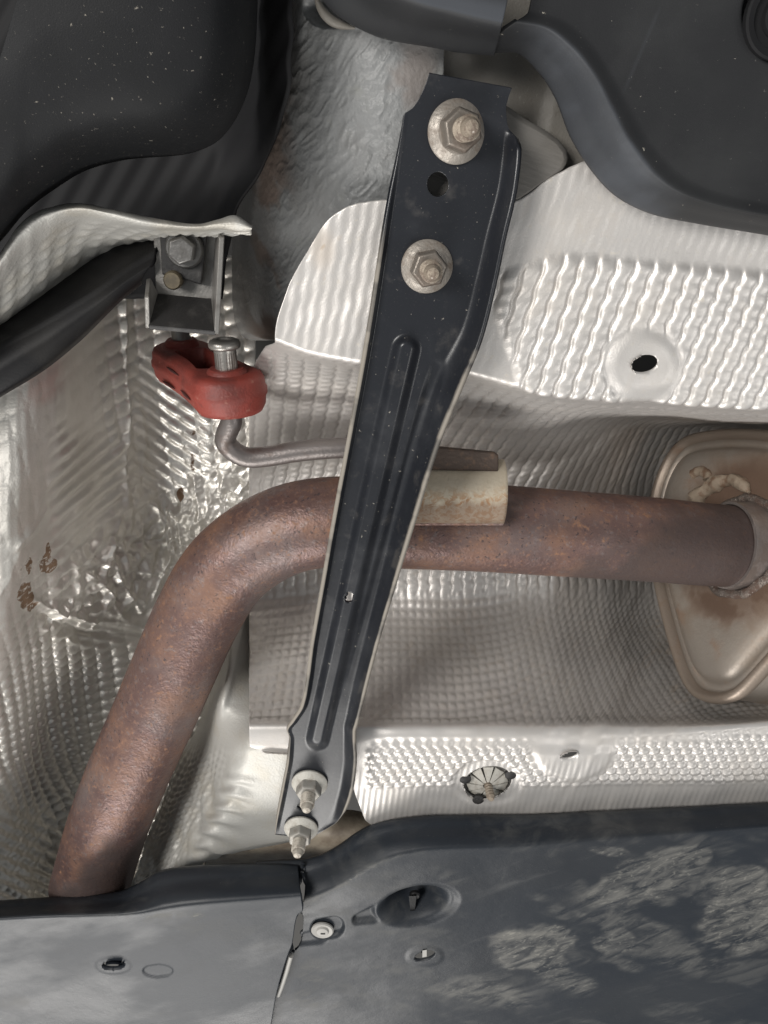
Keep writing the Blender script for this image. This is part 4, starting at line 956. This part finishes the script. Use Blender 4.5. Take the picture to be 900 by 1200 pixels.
prism(bm, [c2 + Vector((x * s, y * s, 0)) for x, y in ((-1, -.5), (1, -.5), (1, .5), (-1, .5))], [c2 + Vector((x * s, y * s, .0006)) for x, y in ((-1, -.5), (1, -.5), (1, .5), (-1, .5))]); from_bm('slot', bm, M['liner'], sw, smooth=False)
bm = bmesh.new(); c = V(486, 1047, -.004)
lathe(bm, c, (0, 0, -1), [(0, .004), (.002, .004), (.0028, .003), (.0022, .0014)], 20); from_bm('clip', bm, M['arm'], root)
bm = bmesh.new(); prism(bm, px_poly([(479, 1050), (488, 1050), (486, 1068), (481, 1068)], -.009), px_poly([(479, 1050), (488, 1050), (486, 1068), (481, 1068)], -.004)); from_bm('clip_tongue', bm, M['arm'], root, smooth=False)
bm = bmesh.new(); prism(bm, px_poly([(495, 1114), (500, 1113), (500, 1121), (495, 1122)], -.017), px_poly([(495, 1114), (500, 1113), (500, 1121), (495, 1122)], -.013)); from_bm('slot_tab', bm, M['mark'], root, smooth=False)

el = tx([(-90, 1062), (0, 1056), (60, 1052), (105, 1049), (140, 1045), (165, 1034), (188, 1021), (215, 1016), (270, 1013), (320, 1012), (349, 1013)])
bl_ = tx([(-90, 1082), (0, 1077), (60, 1074), (105, 1073), (140, 1072), (166, 1070), (190, 1066), (216, 1062), (270, 1057), (320, 1053), (353, 1050)])
m2 = lambda t: el + (bl_ - el) * t
hb_ = -.025
ctrl = [[(x, y - 1, .018) for x, y in el], [(x, y, .004) for x, y in el], [(x, y, -.004) for x, y in m2(.2)], [(x, y, -.008) for x, y in m2(.35)], [(x, y, hb_ * .85) for x, y in m2(.8)], [(x, y, hb_) for x, y in m2(1.0)]]
for yy, xr in ((1068, 355), (1073, 349), (1108, 342), (1118, 338), (1165, 324), (1200, 318), (1260, 306), (1340, 290)):
    f = (yy - 1050) / 290
    ctrl.append([(x + (xr - 353) * ss(200, 353, x) + min(0, x - 200) * .2 * f, y + (yy - 1050) * (1 if True else 0), hb_) for x, y in bl_])
def k_tl(g):
    P1 = np.stack([g.X * 16, g.P[..., 1] * 60 - g.X * 12, g.X * 0 + 2], -1); n = fbm(P1, 3)
    d = .35 * ss(.5, .75, n) + .35 * np.exp(-((g.v - 5.3) / .3) ** 2) * ss(.4, .6, n) + .3 * ss(60, 20, np.hypot(g.px - 60, (g.py - 1170) * 1.2)) * ss(.4, .65, n)
    return np.clip(d + .7 * ss(6, 2, np.hypot((g.px - 232) / 2, g.py - 1074)) * ss(.45, .6, n), 0, 1)
def d_tl(g):
    o_ = (fbm(np.stack([g.X * 12, g.P[..., 1] * 12, g.X * 0], -1), 3) - .5) * .004 * ss(5, 6, g.v)
    o_ -= .001 * ss(1.2, 1.0, np.hypot((g.px - 185) / 16, (g.py - 1138) / 7)) * 1.0
    return o_ + .0006 * ss(1.5, 1.1, np.hypot((g.px - 133) / 16, (g.py - 1131) / 7.5))
root = empty('undertray', at(160, 1120, -.015), 'cleaner black undertray at bottom left with one slotted hole and a round plug', 'undertray')
g = lattice(ctrl, 400, 220, d_tl, holes=[(133, 1131, 14, 5.4, -3)], dirt=k_tl)
sheet('tray_panel', g, M['tray'], root, thick=0.0028)
bm = bmesh.new(); lathe(bm, V(185, 1138, -.0212), (0, 0, -1), [(0, .0085), (.0008, .0085), (.0012, .0075), (.0006, .006), (.0010, .0045), (.001, .001)], 32); from_bm('plug', bm, M['tray'], root)
bm = bmesh.new(); prism(bm, px_poly([(140, 1128), (148, 1127), (147, 1133), (137, 1135)], -.020), px_poly([(140, 1128), (148, 1127), (147, 1133), (137, 1135)], -.016)); from_bm('slot_tab', bm, M['tray'], root, smooth=False)
# pale turned-up edge of the right tray that shows in the joint
bm = bmesh.new(); pts = [at(x, y, -.0215) for x, y in ((341, 1120), (336, 1138), (330, 1156), (326, 1166))]
tube(bm, pts, .0019, 10); from_bm('joint_edge', bm, M['mark'], root)
print('triangles', sum(len(o.data.polygons) * 2 for o in C.objects if o.type == 'MESH'))
